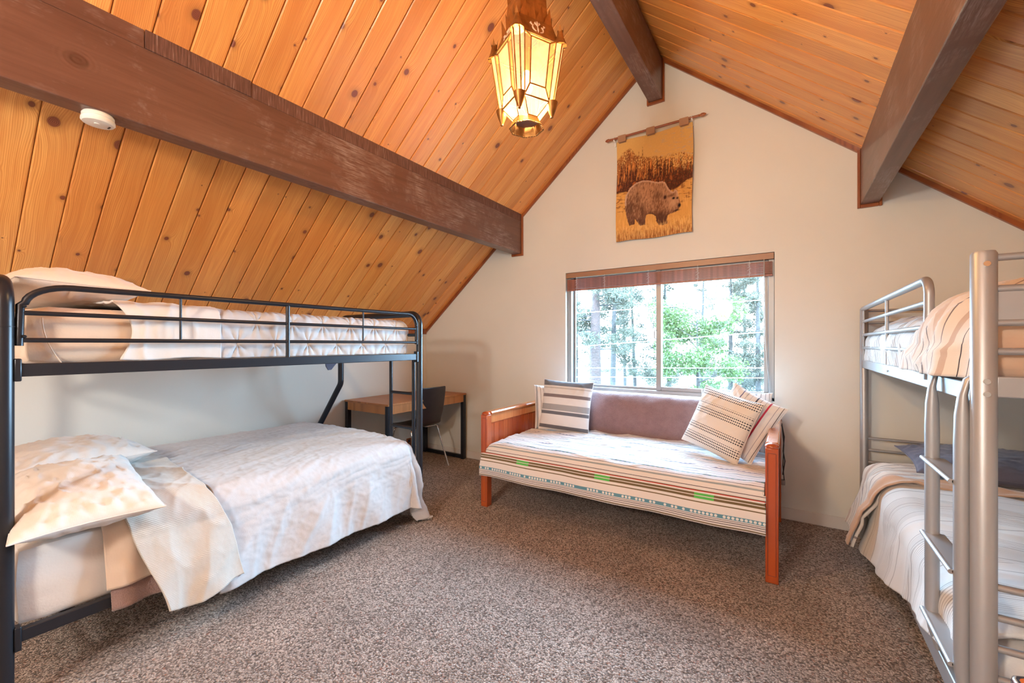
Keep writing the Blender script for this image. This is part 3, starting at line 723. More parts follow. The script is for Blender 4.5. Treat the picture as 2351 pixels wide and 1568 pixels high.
# the chair faces -x; shell swept from seat front to backrest top
cx, cy = -3.10, 3.13
prof = [(-.42, .437), (-.40, .447), (-.30, .445), (-.15, .435), (-.06, .437), (.0, .455), (.035, .50), (.05, .56), (.065, .65), (.082, .75), (.10, .845), (.103, .855)]
n = 17; P = np.zeros((len(prof)*1, n, 3))
for i, (a, z) in enumerate(prof):
    hw = np.interp(i, [0, 1, 2, 5, 6, 8, 10, 11], [.165, .185, .19, .18, .165, .185, .178, .165])
    for j in range(n):
        q = -1+2*j/(n-1); curve = .022*q*q*(1 if i >= 6 else .0); dip = .010*q*q*(1 if i < 6 else 0)
        P[i, j] = (cx+a-curve, cy+q*hw, z+dip)
cang = math.radians(-4); 
P0 = P-np.array([cx-.15, cy, 0]); P = np.stack([P0[..., 0]*math.cos(cang)-P0[..., 1]*math.sin(cang), P0[..., 0]*math.sin(cang)+P0[..., 1]*math.cos(cang), P0[..., 2]], -1)+np.array([cx-.15, cy, 0])
obj('chair_shell', grid(P, P[..., :2]*1.0), 'blackwood', ch, solid=(.011, 0), sub=2)
for s in (-1, 1):
    for fx, tx in ((-.06, .08), (-.30, -.40)):
        y0 = cy+s*.155; y1 = cy+s*.215
        obj('leg', MB().tube(path([(cx+fx-.02, cy+s*.05, .425), (cx+fx, y0+s*.03, .425), (cx+tx, y1, 0)], .03), .0085, 10), 'chrome', ch)
obj('leg_brace', MB().tube([(cx-.08, cy-.05, .425), (cx-.32, cy-.05, .425)], .0085, 8).tube([(cx-.08, cy+.05, .425), (cx-.32, cy+.05, .425)], .0085, 8), 'chrome', ch)
o = thing('wall_outlet', 'small brown wall outlet low on the left wall under the desk', 'outlet', (-3.695, 3.41, .08))
obj('cover_plate', MB().box((-3.70, 3.375, .08), (-3.693, 3.445, .195)), 'trimwood', o, bevel=.002)
obj('socket', MB().box((-3.693, 3.393, .148), (-3.690, 3.427, .178)), 'blackplastic', o, bevel=.002)
obj('socket', MB().box((-3.693, 3.393, .097), (-3.690, 3.427, .127)), 'blackplastic', o, bevel=.002)

# ================================================================== DAYBED
db = thing('daybed', 'cherry wood daybed with panelled ends below the window', 'bed', (-1.05, 3.15, 0))
DL, DR, DF, DB = -2.050, -.042, 2.652, 3.66
def dpost(x0, y0, nm='post'):
    m = MB().box((x0, y0, 0), (x0+.062, y0+.062, .728)); o = obj('post', m, 'cherry', db, bevel=.004)
    m = MB().prism([(x0-.006, y0-.006), (x0+.068, y0-.006), (x0+.068, y0+.068), (x0-.006, y0+.068)], .728, .735, 'z')
    obj('post_cap', MB().lathe([(.034, .728), (.036, .734), (.034, .740), (.026, .748), (.012, .753), (.001, .754)], (x0+.031, y0+.031, 0), 20), 'cherry', o)
    # routed line on the faces
    for zz in (.04, .70):
        obj('groove', MB().box((x0+.012, y0-.0006, zz), (x0+.050, y0+.001, zz+.002)), 'grooved', o)
    for xx in (.011, .049):
        obj('groove', MB().box((x0+xx, y0-.0006, .04), (x0+xx+.002, y0+.001, .70)), 'grooved', o)
    return o
M['grooved'] = plain('dark_groove', (.10, .02, .01), .5)
for x0 in (DL, DR-.062):
    for y0 in (DF, DB-.062): dpost(x0, y0)
for x0 in (DL, DR-.062):
    xm = x0+.031
    obj('top_rail', MB().prism([(xm-.030, .726), (xm+.030, .726), (xm+.034, .738), (xm+.026, .750), (xm-.026, .750), (xm-.034, .738)], DF+.062, DB-.062), 'cherrylight', db, bevel=.002)
    obj('upper_rail', MB().box((xm-.014, DF+.062, .655), (xm+.014, DB-.062, .726)), 'cherrylight', db, bevel=.002)
    obj('lower_rail', MB().box((xm-.014, DF+.062, .22), (xm+.014, DB-.062, .31)), 'cherry', db, bevel=.002)
    nb = 13; wbd = (DB-DF-.124)/nb; s0 = None
    for k in range(nb):
        y = DF+.062+k*wbd
        if s0 is None: s0 = obj('panel_board', MB().box((xm-.007, y+.0012, .31), (xm+.007, y+wbd-.0012, .655)), 'cherry', db, bevel=.002)
        else:
            c = s0.copy(); COL.objects.link(c); c.parent = db; c.location = (0, k*wbd, 0)
obj('front_rail', MB().box((DL+.062, DF+.018, .27), (DR-.062, DF+.042, .36)), 'cherry', db, bevel=.003)
obj('back_rail', MB().box((DL+.062, DB-.045, .22), (DR-.062, DB-.02, .36)), 'cherry', db, bevel=.003)
obj('back_panel', MB().box((DL+.062, DB-.040, .36), (DR-.062, DB-.022, .80)), 'cherry', db, bevel=.003)
for k in range(9): obj('bed_slat', MB().box((DL+.15+k*.21, DF+.042, .28), (DL+.21+k*.21, DB-.045, .298)), 'cherrylight', db)
o = obj('mattress', rounded_block(-1.975, -.118, 2.675, 3.60, .30, .505, .05, amp=.004, seed=19), 'ivory', loc=(-1.05, 3.1, .30)); tag(o, 'daybed mattress hidden under the striped bedspread', 'mattress')
# bedspread: hangs over the front
SB = Bed(-3.0, 1.0, 2.665, 4.2, .508, .075)
U, V = np.meshgrid(np.linspace(0, 1, 300), np.linspace(0, 1, 190), indexing='ij')
Xs = -2.035+U*1.935
hem = .012+.010*np.sin(U*5.2+.4)
S = V*1.14                               # distance up the cloth from the hem
Yc = 2.665+.075-.075*math.pi/2-.185+hem*0+S-.0
Pp, Nn, rs = SB.lay(Xs, Yc, .008, .02)
bul = .030*np.sin(np.clip(U, 0, 1)*math.pi)**.5
dd = .010*fbm(Xs*2.2, Yc*3, 81, 3)+.010*(ridge(Xs*3+Yc*1.5, Yc*5, 82, 2)-.3)*sstep(.2, .5, S)+.010*np.clip(rs/.2, 0, 1)*np.sin(Xs*11+2*perlin(Xs*2, Xs*0, 83))+.0015*fbm(Xs*20, Yc*20, 85)+.006*(ridge(Xs*3.5+Yc*2, Yc*11, 86, 4)-.2)*sstep(.22, .3, S)
# left side: the cloth rides over the post; squeezed between the posts on top
Pp = Pp+Nn*dd[..., None]
Pp[..., 1] -= .028*np.clip(rs/.1, 0, 1)+.014
Pp[..., 2] += .022*np.sin(U*math.pi)*sstep(.25, .7, S)
lft = sstep(-1.93, -2.03, Xs); Pp[..., 2] -= lft*.05*sstep(.18, .35, S)
inpost = (Pp[..., 1] > 2.63)
Pp[..., 0] = np.where(Pp[..., 1] > 2.64, np.clip(Pp[..., 0], -1.984, -.108), np.clip(Pp[..., 0], -2.04, -.092))
o = obj('bedspread', grid(Pp[:, ::-1], np.stack([Xs+2.03, S], -1)[:, ::-1]), 'spread', solid=(.008, 1), loc=(-1.05, 3.1, .28)); tag(o, 'white bedspread with olive, blue dotted and green stripes over the daybed', 'bedspread')
# mauve fleece throw over the back
U, V = np.meshgrid(np.linspace(0, 1, 160), np.linspace(0, 1, 90), indexing='ij')
xx = -1.80+U*1.50
prof = np.array([(3.44, .520), (3.415, .60), (3.43, .70), (3.465, .80), (3.50, .855), (3.56, .875), (3.625, .862), (3.645, .82), (3.648, .70), (3.650, .55)])
L = np.concatenate([[0], np.cumsum(np.hypot(*np.diff(prof, axis=0).T))]); L /= L[-1]
yy = np.interp(V, L, prof[:, 0]); zz = np.interp(V, L, prof[:, 1])
ker = np.ones(7)/7
for A_ in (yy, zz):
    for _ in range(2):
        A_[:, 3:-3] = np.apply_along_axis(lambda r: np.convolve(r, ker, 'valid'), 1, A_)
bmp = .012*fbm(xx*4, V*3, 91, 4)
zz = zz+bmp-.012*U+.006; yy = np.minimum(yy-bmp*.8, 3.652)
o = obj('throw_blanket', grid(np.stack([xx, yy, zz], -1), np.stack([xx, V], -1)), 'fleece', solid=(.014, -1), loc=(-1.05, 3.5, .52)); tag(o, 'mauve fleece throw draped over the back of the daybed', 'blanket')
pillow('cushion', 'square cushion with broad grey and white bands on the daybed, left end', 'cushion', (-1.635, 3.33, .745), .235, .225, .062, (1, .05, -.03), (.02, .22, 1), 'cushiongrey', 5, wr=.004, piping=.0025, pinch=.05)
pillow('pillow', 'thin striped pillow tucked behind the grey banded cushion', 'pillow', (-1.83, 3.42, .72), .16, .20, .06, (.55, .65, 0), (0, .1, 1), 'greystripe', 6, wr=.005)
pillow('cushion', 'cream cushion with rows of black dashes leaning on the daybed', 'cushion', (-.385, 3.16, .755), .21, .215, .065, (.86, -.42, -.22), (.16, .30, .92), 'dashes', 7, wr=.004, piping=.0025, pinch=.05)
pillow('pillow', 'white pillow with a red stripe leaning on the right daybed arm', 'pillow', (-.255, 3.20, .765), .175, .215, .06, (-.88, .2, .43), (.57, .26, .78), 'redstripe', 8, wr=.006, piping=.003)
pillow('pillow', 'grey striped pillow behind the black dashed cushion under the window', 'pillow', (-.33, 3.47, .735), .24, .215, .06, (.97, -.12, 0), (0, .12, 1), 'greystripe', 12, wr=.005)
cdo = thing('power_cord', 'black cord with plug hanging behind the right daybed arm', 'cord', (-.030, 3.5, .35))
obj('cord', MB().tube([(-.036, 3.40, .74), (-.022, 3.40, .66), (-.028, 3.40, .56), (-.018, 3.38, .50), (-.030, 3.40, .40)], .0035, 8).tube([(-.036, 3.46, .74), (-.024, 3.42, .60), (-.030, 3.42, .46), (-.022, 3.40, .36)], .003, 8), 'blackplastic', cdo)
obj('plug', MB().box((-.040, 3.375, .335), (-.016, 3.425, .365)), 'alu', cdo, bevel=.004)

# ================================================================== SILVER BUNK (right)
sb = thing('bunk_bed', 'silver metal bunk bed with a ladder against the right wall', 'bed', (.9, 2.6, 0))
SX, SX2, SN, SF = .422, 1.345, 1.575, 3.615
for x in (SX, SX2):
    for y in (SN, SF):
        r = .0245 if y == SN else .0225
        o = obj('post', MB().tube([(x, y, .0), (x, y, 1.523), (x, y, 1.530)], [r, r, r*.85], 28), 'silver', sb)
        if y == SN:
            for z in (1.495, 1.195, 1.163, .27, .235):
                obj('bolt', MB().lathe([(.0075, 0), (.0075, .003), (.005, .0045), (.003, .003), (.0005, .003)], (x, y-r+.0005, z), 14, 'y') if 0 else MB().tube([(x-.001, y-r+.001, z), (x-.001, y-r-.0035, z)], .0068, 14), 'chrome', o)
                
for x in (SX, SX2):
    obj('upper_side_rail', MB().box((x-.012, SN+.02, 1.135), (x+.012, SF-.02, 1.188)), 'silver', sb, bevel=.004)
    obj('lower_side_rail', MB().box((x-.012, SN+.02, .222), (x+.012, SF-.02, .288)), 'silver', sb, bevel=.004)
for y in (SN, SF):
    for z in (1.512, 1.432, 1.345, 1.272, .669, .592, .513, .435):
        obj('end_bar', MB().tube([(SX+.015, y, z), (SX2-.015, y, z)], .0092, 12), 'silver', sb)
    obj('end_panel', MB().box((SX+.02, y-.004, 1.350), (SX2-.02, y+.004, 1.428)), 'silver', sb, bevel=.001)
    obj('end_rail', MB().box((SX+.02, y-.010, 1.155), (SX2-.02, y+.010, 1.208)), 'silver', sb, bevel=.003)
    obj('end_rail', MB().box((SX+.02, y-.010, .222), (SX2-.02, y+.010, .288)), 'silver', sb, bevel=.003)
def guard(x):
    p = path([(x, SF-.02, 1.525), (x, 2.045, 1.522), (x, 2.055, 1.165)], .055)
    obj('guard_tube', MB().tube(p, .0145, 16), 'silver', sb)
    for z in (1.440, 1.352, 1.268): obj('guard_bar', MB().tube([(x, SF-.035, z), (x, 2.06, z)], .0095, 12), 'silver', sb)
    for y in (SF-.045, 2.80): obj('guard_upright', MB().tube([(x, y, 1.17), (x, y, 1.52)], .0075, 12), 'silver', sb)
guard(SX-.006)
p = [(SX2, SF-.02, 1.50), (SX2, SN+.02, 1.50)]; obj('guard_tube', MB().tube(p, .0145, 12), 'silver', sb)
obj('bolt', MB().lathe([(.006, -.004), (.006, 0), (.003, .002)], (SX-.015, 2.72, 1.16), 10, 'x'), 'chrome', sb)
LX = .390
for y in (1.885, 1.600):
    pts = [(LX+.030, y, 1.203), (LX+.022, y, 1.206), (LX+.008, y, 1.195), (LX, y, 1.155), (LX, y, 1.10), (LX, y, 1.02), (LX, y, .42), (LX+.004, y, .37), (LX+.012, y, .31)]
    obj('ladder_rail', MB().tube(pts, .0182, 20, flat=[(.35, .8), (.4, .8), (.4, .8), (.55, .85), (.9, .95), (1, 1), (1, 1), (.8, 1), (.4, .9)]), 'silver', sb)
for z in (.918, .674, .423):
    r_ = obj('ladder_rung', MB().box((LX-.022, 1.60, z-.004), (LX+.030, 1.885, z+.006)), 'silver', sb, bevel=.002)
    obj('rung_lip', MB().tube([(LX-.022, 1.60, z+.001), (LX-.022, 1.892, z+.001)], .0068, 12), 'silver', r_)
for k in range(10):
    y = 1.72+k*.195
    obj('bed_slat', MB().box((SX+.012, y-.02, 1.165), (SX2-.012, y+.02, 1.178)), 'silver', sb)
    obj('bed_slat', MB().box((SX+.012, y-.02, .255), (SX2-.012, y+.02, .268)), 'silver', sb)
o = obj('mattress', rounded_block(.446, 1.315, 1.61, 3.575, 1.179, 1.335, .05, amp=.008, seed=29), 'navy', loc=(.88, 2.6, 1.179)); tag(o, 'mattress in a dark blue sheet on the upper silver bunk', 'mattress')
UB2 = Bed(.446, 1.315, 1.605, 3.60, 1.345, .05)
def ud2(U, V):
    X = .446-.185+U*(1.02-.0); Y = 2.05+V*(3.47-2.05)+.012*np.sin(U*12)
    return X, Y
def ud2d(X, Y, r): return .055*np.clip((X-.44)/.12, 0, 1)+.018*fbm(X*3, Y*4, 101, 3)+.012*(ridge(Y*9+X*2, X*3, 102, 2)-.3)+.004*fbm(X*20, Y*20, 103)
d2 = laid_cloth('duvet', UB2, ud2, 110, 200, 'ticking', off=.030, flare=.0, disp=ud2d, thick=.015, label='white duvet with thin grey stripes on the upper silver bunk', cat='duvet', flip=True)
# the turned-over mound at the near end
def ud3(U, V):
    X = .446-.155+U*.99+.0*V; Y = 1.640+V*.515-.10*(1-U)*sstep(.6, 1, V)*0+.05*(1-U)*V
    return X, Y
def ud3d(X, Y, r): 
    hump = .030*sstep(1.66, 1.78, Y)+.10*np.sin(np.clip((Y-1.645)/.60, 0, 1)*math.pi)**.6*sstep(.34, .62, X)
    return hump+(.022*(ridge(Y*6+X*5, X*2-Y*3, 112, 2)-.3)+.010*fbm(X*6, Y*6, 113))*sstep(1.64, 1.75, Y)+.02*np.clip((Y-1.65)/.1, 0, 1)*np.clip(r/.05, 0, 1)
laid_cloth('duvet_fold', UB2, ud3, 120, 110, 'ticking2', off=.018, flare=.13, disp=ud3d, thick=.010, parent=d2, flip=True)
pillow('pillow', 'tan pillow seen through the near end bars of the upper silver bunk', 'pillow', (.93, 1.80, 1.31) if 0 else (.90, 1.725, 1.372), .34, .14, .05, (1, 0, 0), (0, 1, .1), 'peachcloth', 33, wr=.012) if 0 else None
mb = rounded_block(.432, 1.329, 1.598, 1.90, 1.190, 1.352, .05, amp=.0, seed=3)
v_ = np.array(mb.v); f_ = .009*np.sin(v_[:, 0]*34+2.5*perlin(v_[:, 0]*4, v_[:, 2]*8, 140))+.010*(ridge(v_[:, 0]*7+v_[:, 2]*9, v_[:, 2]*6, 142, 2)-.3)
nz_w = np.clip((1.70-v_[:, 1])/.10, 0, 1)
v_[:, 1] -= np.clip(f_, -.006, .012)*nz_w*np.clip((1.352-v_[:, 2])/.03, 0, 1); v_[:, 2] += f_*.5*(v_[:, 2] > 1.34)
mb.v = [tuple(p) for p in v_]
o = obj('blanket', mb, 'peachcloth', loc=(.88, 1.75, 1.19)); tag(o, 'tan cover wrapped over the near end of the upper silver bunk mattress', 'blanket')
# lower
o = obj('mattress', rounded_block(.452, 1.315, 1.61, 3.575, .27, .50, .06, amp=.010, seed=39), 'ivory', loc=(.88, 2.6, .27)); tag(o, 'mattress on the lower silver bunk, pale sheet showing by the ladder', 'mattress')
LB2 = Bed(.440, 1.315, 1.605, 3.60, .505, .07)
def l2(U, V):
    hang = np.interp(V, [0, .3, .6, .8, 1], [.13, .20, .31, .36, .40])
    X = .44-hang+U*(.87+hang); Y = 1.63+V*(3.12-1.63)
    return X, Y
def l2d(X, Y, r): return .016*fbm(X*2.4, Y*3, 121, 3)+.008*(ridge(X*3+Y*4, Y*4, 122, 2)-.3)+side_folds(.018, 13, 124)(X, Y, r)+.03*np.sin(np.clip((X-.2)/1.1, 0, 1)*math.pi)
d3 = laid_cloth('duvet', LB2, l2, 160, 230, 'ticking', off=.022, flare=.22, disp=l2d, thick=.012, label='white duvet with fine grey lines draped over the lower silver bunk', cat='duvet', flip=True)
def l3(U, V):
    X = .44-.40+U*1.26; Y = 2.96+V*.47+.05*(1-U)-.03*np.sin(U*8)
    return X, Y
def l3d(X, Y, r): return .020*(ridge(Y*5+X*2, X*2, 132, 2)-.3)+.010*fbm(X*6, Y*6, 133)+.025*np.clip((3.3-Y)/.3, 0, 1)*np.clip(r/.1, 0, 1)
f3 = laid_cloth('duvet_fold', LB2, l3, 130, 70, 'ticking2', off=.045, flare=.26, disp=l3d, thick=.014, parent=d3, flip=True)
def l4(U, V):
    X = .44-.41+U*1.27; Y = 2.925+V*.11+.05*(1-U)-.03*np.sin(U*8)
    return X, Y
laid_cloth('duvet_hem', LB2, l4, 130, 24, 'peachcloth', off=.066, flare=.27, disp=lambda X, Y, r: l3d(X, Y, r)+.006*np.sin(Y*90), thick=.010, parent=d3, flip=True)
pillow('pillow', 'dark slate blue pillow lying on the lower silver bunk', 'pillow', (.94, 3.33, .625), .37, .22, .072, (1, .05, .0), (-.05, 1, .12), 'navy', 43, wr=.009, piping=.003)

# stool at the lower right corner
st = thing('stool', 'orange topped stool with a silver rim, just cut by the bottom right corner', 'stool', (.56, 1.21, 0))
M['orange'] = plain('orange_laminate', (.62, .16, .035), .35)
rr = [(.412, 1.10), (.398, 1.115), (.398, 1.310), (.402, 1.320), (.412, 1.325), (.70, 1.325), (.712, 1.313), (.712, 1.112), (.70, 1.10)]
obj('seat', MB().prism(rr, .575, .590, 'z'), 'orange', st, bevel=.003)
obj('seat_rim', MB().tube([(a, b, .583) for a, b in rr]+[(rr[0][0], rr[0][1], .583)], .0085, 10), 'chrome', st)
for x, y in ((.42, 1.122), (.42, 1.303), (.69, 1.122), (.69, 1.303)): obj('leg', MB().tube([(x, y, .58), (x, y, 0)], .009, 10), 'chrome', st)

# ================================================================== SMOKE ALARM
sm = thing('smoke_alarm', 'round white smoke alarm under the left beam', 'smoke alarm', (-2.368, .497, 2.19))
obj('alarm_base', MB().lathe([(.001, 2.235), (.045, 2.235), (.050, 2.228), (.050, 2.220), (.046, 2.217)], (-2.368, .497, 0), 40), 'whiteplastic', sm)
obj('alarm_cover', MB().lathe([(.046, 2.219), (.0465, 2.214), (.052, 2.212), (.053, 2.202), (.048, 2.196), (.030, 2.193), (.001, 2.1925)], (-2.368, .497, 0), 40), 'whiteplastic', sm)
obj('test_button', MB().lathe([(.009, 2.194), (.009, 2.1905), (.001, 2.190)], (-2.360, .492, 0), 16), 'whiteplastic', sm)
obj('sensor_slots', MB().box((-2.375, .526, 2.1915), (-2.367, .532, 2.1935)).box((-2.363, .527, 2.1915), (-2.355, .533, 2.1935)), 'blackplastic', sm)

# ================================================================== TAPESTRY
tp = thing('wall_tapestry', 'woven tapestry of a walking brown bear before golden pines, hung above the window', 'tapestry', (-.97, 3.69, 2.21))
TX0, TX1, TZ0, TZ1 = -1.293, -.653, 2.212, 3.112
nx_, nz_ = 330, 460
A, B_ = np.meshgrid(np.linspace(0, 1, nx_), np.linspace(0, 1, nz_), indexing='ij')   # B_: 0 top .. 1 bottom
def picture(a, b):
    n1 = fbm(a*14, b*18, 1, 4); n2 = fbm(a*60, b*60, 2, 3); nv_ = fbm(a*70, b*9, 3, 3); nh = fbm(a*12, b*60, 4, 3)
    c = lambda r, g, bb: np.array(srgb(r, g, bb))
    col = np.zeros(a.shape+(3,))
    def put(mask, cc):
        nonlocal col
        m_ = np.clip(mask, 0, 1)[..., None]; col = col*(1-m_)+cc*m_
    put(np.ones_like(a), c(226, 182, 108)); put(sstep(.1, .5, nh)*.7*sstep(.3, 1, a+.3*n1), c(198, 178, 156)); put(sstep(.0, .5, n2)*.35, c(238, 196, 118))
    # far bushes
    edge1 = .20+.06*sstep(.1, 1, a)-.10*np.exp(-((a-.16)/.12)**2)+.03*fbm(a*9, a*0+1, 5, 4)
    m1 = sstep(edge1-.01, edge1+.015, b)*sstep(-.25, .12, n2+n1*.4+(b-edge1)*2.0-.35*sstep(.3, .9, a)); put(m1*.9, c(128, 64, 34)); put(m1*sstep(0, .4, nv_)*.9, c(218, 140, 70))
    # pine forest
    rng = np.random.RandomState(3)
    forest = sstep(.36, .43, b+.03*n1)
    for k in range(40):
        x0 = rng.rand(); h0 = .21+.14*rng.rand(); w0 = .018+.012*rng.rand()
        if k < 2: x0 = (.305, .355)[k]; h0 = .115-.02*k; w0 = .010
        t_ = (b-h0)/.26
        wd = w0*np.clip(t_, 0, 1)*(1+.55*np.sin(b*170+k*2))
        forest = np.maximum(forest, (np.abs(a-x0) < wd)*(t_ > 0)*(1.0 if k >= 2 else (b < .20)*1.0))
    forest = forest*(b < .62)
    put(forest*.92, c(72, 36, 24)); put(forest*sstep(.05, .4, n2+.4*nv_)*.75, c(140, 72, 38)); put((b > .27)*(b < .43)*sstep(.12, .45, nv_)*.75, c(232, 158, 82))
    put((b > .3)*(b < .50)*sstep(.2, .5, fbm(a*40, b*14, 21, 3))*.5, c(214, 120, 56))
    # meadow
    mdw = .515+.07*sstep(.1, .45, a)-.075*sstep(.75, 1, a)+.01*n1; m2 = sstep(mdw-.006, mdw+.012, b)
    put(m2, c(222, 166, 88)); put(m2*sstep(.05, .35, nh)*.75*(b < .72), c(132, 76, 42)); put(m2*sstep(.0, .4, nv_)*.6, c(240, 188, 110)); put(m2*sstep(.86, 1.0, b+.05*n1)*.75, c(120, 64, 36)); put(m2*sstep(.1, .4, n2)*sstep(.78, .95, b)*.6, c(170, 84, 46))
    # bear: filled outline with shading by body masses
    P = [(.125, .62), (.135, .56), (.19, .49), (.27, .45), (.36, .435), (.45, .445), (.52, .465), (.57, .478), (.62, .478), (.665, .50), (.69, .54), (.72, .575), (.75, .60), (.775, .605), (.785, .590), (.81, .592), (.825, .615), (.83, .645), (.845, .675), (.86, .72), (.862, .745), (.85, .765), (.83, .785), (.79, .80), (.74, .80), (.70, .815), (.69, .85), (.70, .89), (.64, .895), (.585, .885), (.555, .845), (.55, .80), (.51, .775), (.46, .765), (.42, .775), (.41, .82), (.405, .865), (.33, .87), (.305, .835), (.27, .80), (.265, .85), (.19, .86), (.17, .81), (.145, .74), (.13, .68)]
    inside = np.zeros(a.shape, bool); dmin = np.full(a.shape, 9.0)
    aa = a+.006*n2; bb = b+.005*nv_
    for i in range(len(P)):
        (x0, y0), (x1, y1) = P[i], P[(i+1) % len(P)]
        cr = ((y0 > bb) != (y1 > bb)) & (aa < (x1-x0)*(bb-y0)/((y1-y0) or 1e-9)+x0); inside ^= cr
        t_ = np.clip(((a-x0)*(x1-x0)*.5+(b-y0)*(y1-y0))/((x1-x0)**2*.5+(y1-y0)**2), 0, 1)
        dmin = np.minimum(dmin, np.hypot((a-x0-t_*(x1-x0))*.71, b-y0-t_*(y1-y0)))
    mb_ = inside*1.0
    g = lambda cx_, cy_, rx, ry: np.exp(-(((a-cx_)/rx)**2+((b-cy_)/ry)**2))
    put(mb_, c(146, 102, 74)); fur = fbm(a*50+b*14, b*24-a*10, 8, 3)
    put(mb_*np.clip(g(.30, .52, .16, .07)+g(.45, .60, .09, .12)+g(.62, .55, .09, .06)+g(.72, .68, .07, .09), 0, 1)*.7, c(196, 150, 116))
    put(mb_*sstep(-.05, .45, fur+.2*n1)*.7, c(206, 160, 122)); put(mb_*sstep(.12, .55, -fur)*.65, c(100, 64, 44))
    put(mb_*np.clip(g(.20, .70, .07, .09)+g(.37, .73, .04, .06)+g(.565, .60, .05, .05)*.8+g(.60, .80, .08, .05)+g(.30, .60, .03, .12)*.6, 0, 1)*.75, c(82, 50, 36))
    put(mb_*sstep(.74, .84, b)*.8, c(76, 42, 34)); put(mb_*g(.48, .78, .05, .03), c(64, 34, 28))
    put(mb_*(1-sstep(.004, .022, dmin))*(b < .66)*.75, c(222, 186, 158))
    # head
    put(mb_*g(.775, .70, .055, .05)*.8, c(214, 172, 134)); put(g(.665, .635, .030, .028)*1.4*(b < .67), c(196, 150, 120)); put(g(.665, .637, .019, .019)*1.5, c(62, 34, 30))
    put(g(.775, .665, .016, .010)*1.6, c(30, 20, 24)); put(g(.822, .672, .010, .008)*1.4, c(30, 20, 24)); put(g(.850, .742, .016, .016)*1.8, c(34, 22, 30)); put(g(.815, .783, .035, .006)*1.3, c(54, 32, 32)); put(mb_*g(.74, .635, .05, .012)*.7, c(96, 62, 46))
    gr_ = sstep(.83, .89, b+.05*nv_)*sstep(.05, .3, fbm(a*90, b*14, 9, 2)+.1); put(gr_*.65, c(240, 196, 124))
    return col
pic = picture(A, B_)
X = TX0+A*(TX1-TX0)+.006*np.sin(B_*6); Z = TZ1-B_*(TZ1-TZ0)+.012*(A-.5)*0+.004*np.sin(A*9)
Yt = 3.678-.004*np.sin(A*7+1)-.003*np.sin(B_*5)-.008*B_
mb = grid(np.stack([X, Yt, Z], -1)[:, ::-1], np.stack([A, B_], -1)[:, ::-1])
t = NT('tapestry_weave'); at = t.n.new('ShaderNodeAttribute'); at.attribute_name = 'picture'; t.col(at.outputs['Color']); t.set(Roughness=.95)
uvs = t.sep(t.coord('UV')); t.bump(t.math('ADD', t.math('SINE', t.math('MULTIPLY', uvs[0], 1500.0)), t.math('SINE', t.math('MULTIPLY', uvs[1], 2000.0))), .25, .001)
M['tapestry'] = t.m
cl = obj('woven_picture', mb, 'tapestry', tp, solid=(.003, 0))
ca = cl.data.color_attributes.new('picture', 'FLOAT_COLOR', 'POINT'); pc = np.ones((nx_*nz_, 4)); pc[:, :3] = pic[:, ::-1].reshape(-1, 3); ca.data.foreach_set('color', pc.ravel())
M['tan'] = cloth('tan_tab_cloth', (.42, .24, .14)).m
RZ = 3.140; RY = 3.655
for x in (-1.235, -.985, -.715):
    obj('hanging_tab', MB().box((x-.036, RY-.014, TZ1-.02), (x+.036, RY-.011, RZ+.010)).box((x-.032, RY-.012, RZ+.010), (x+.032, RY+.013, RZ+.013)).box((x-.032, RY+.010, TZ1-.02), (x+.032, RY+.013, RZ+.010)), 'tan', tp)
obj('rod', MB().tube([(-1.335, RY, RZ), (-.605, RY, RZ)], .0095, 14), 'trimwood', tp)
for s, x in ((-1, -1.335), (1, -.605)):
    obj('finial', MB().lathe([(.008, 0), (.012, s*.004), (.008, s*.009), (.010, s*.014), (.015, s*.026), (.013, s*.042), (.006, s*.054), (.001, s*.058)], (x, RY, RZ), 16, 'x'), 'trimwood', tp)
for x in (-1.31, -.655):
    m = MB().box((x-.007, 3.688, RZ-.055), (x+.007, 3.6995, RZ+.01)).box((x-.006, RY-.004, RZ-.020), (x+.006, 3.690, RZ-.011)).tube([(x, RY, RZ)+Vector((0, 0, 0)) if 0 else (x, RY+.013*math.cos(a), RZ+.013*math.sin(a)) for a in np.linspace(-2.4, 2.6, 12)], .005, 8)
    obj('rod_bracket', m, 'whiteplastic', tp)

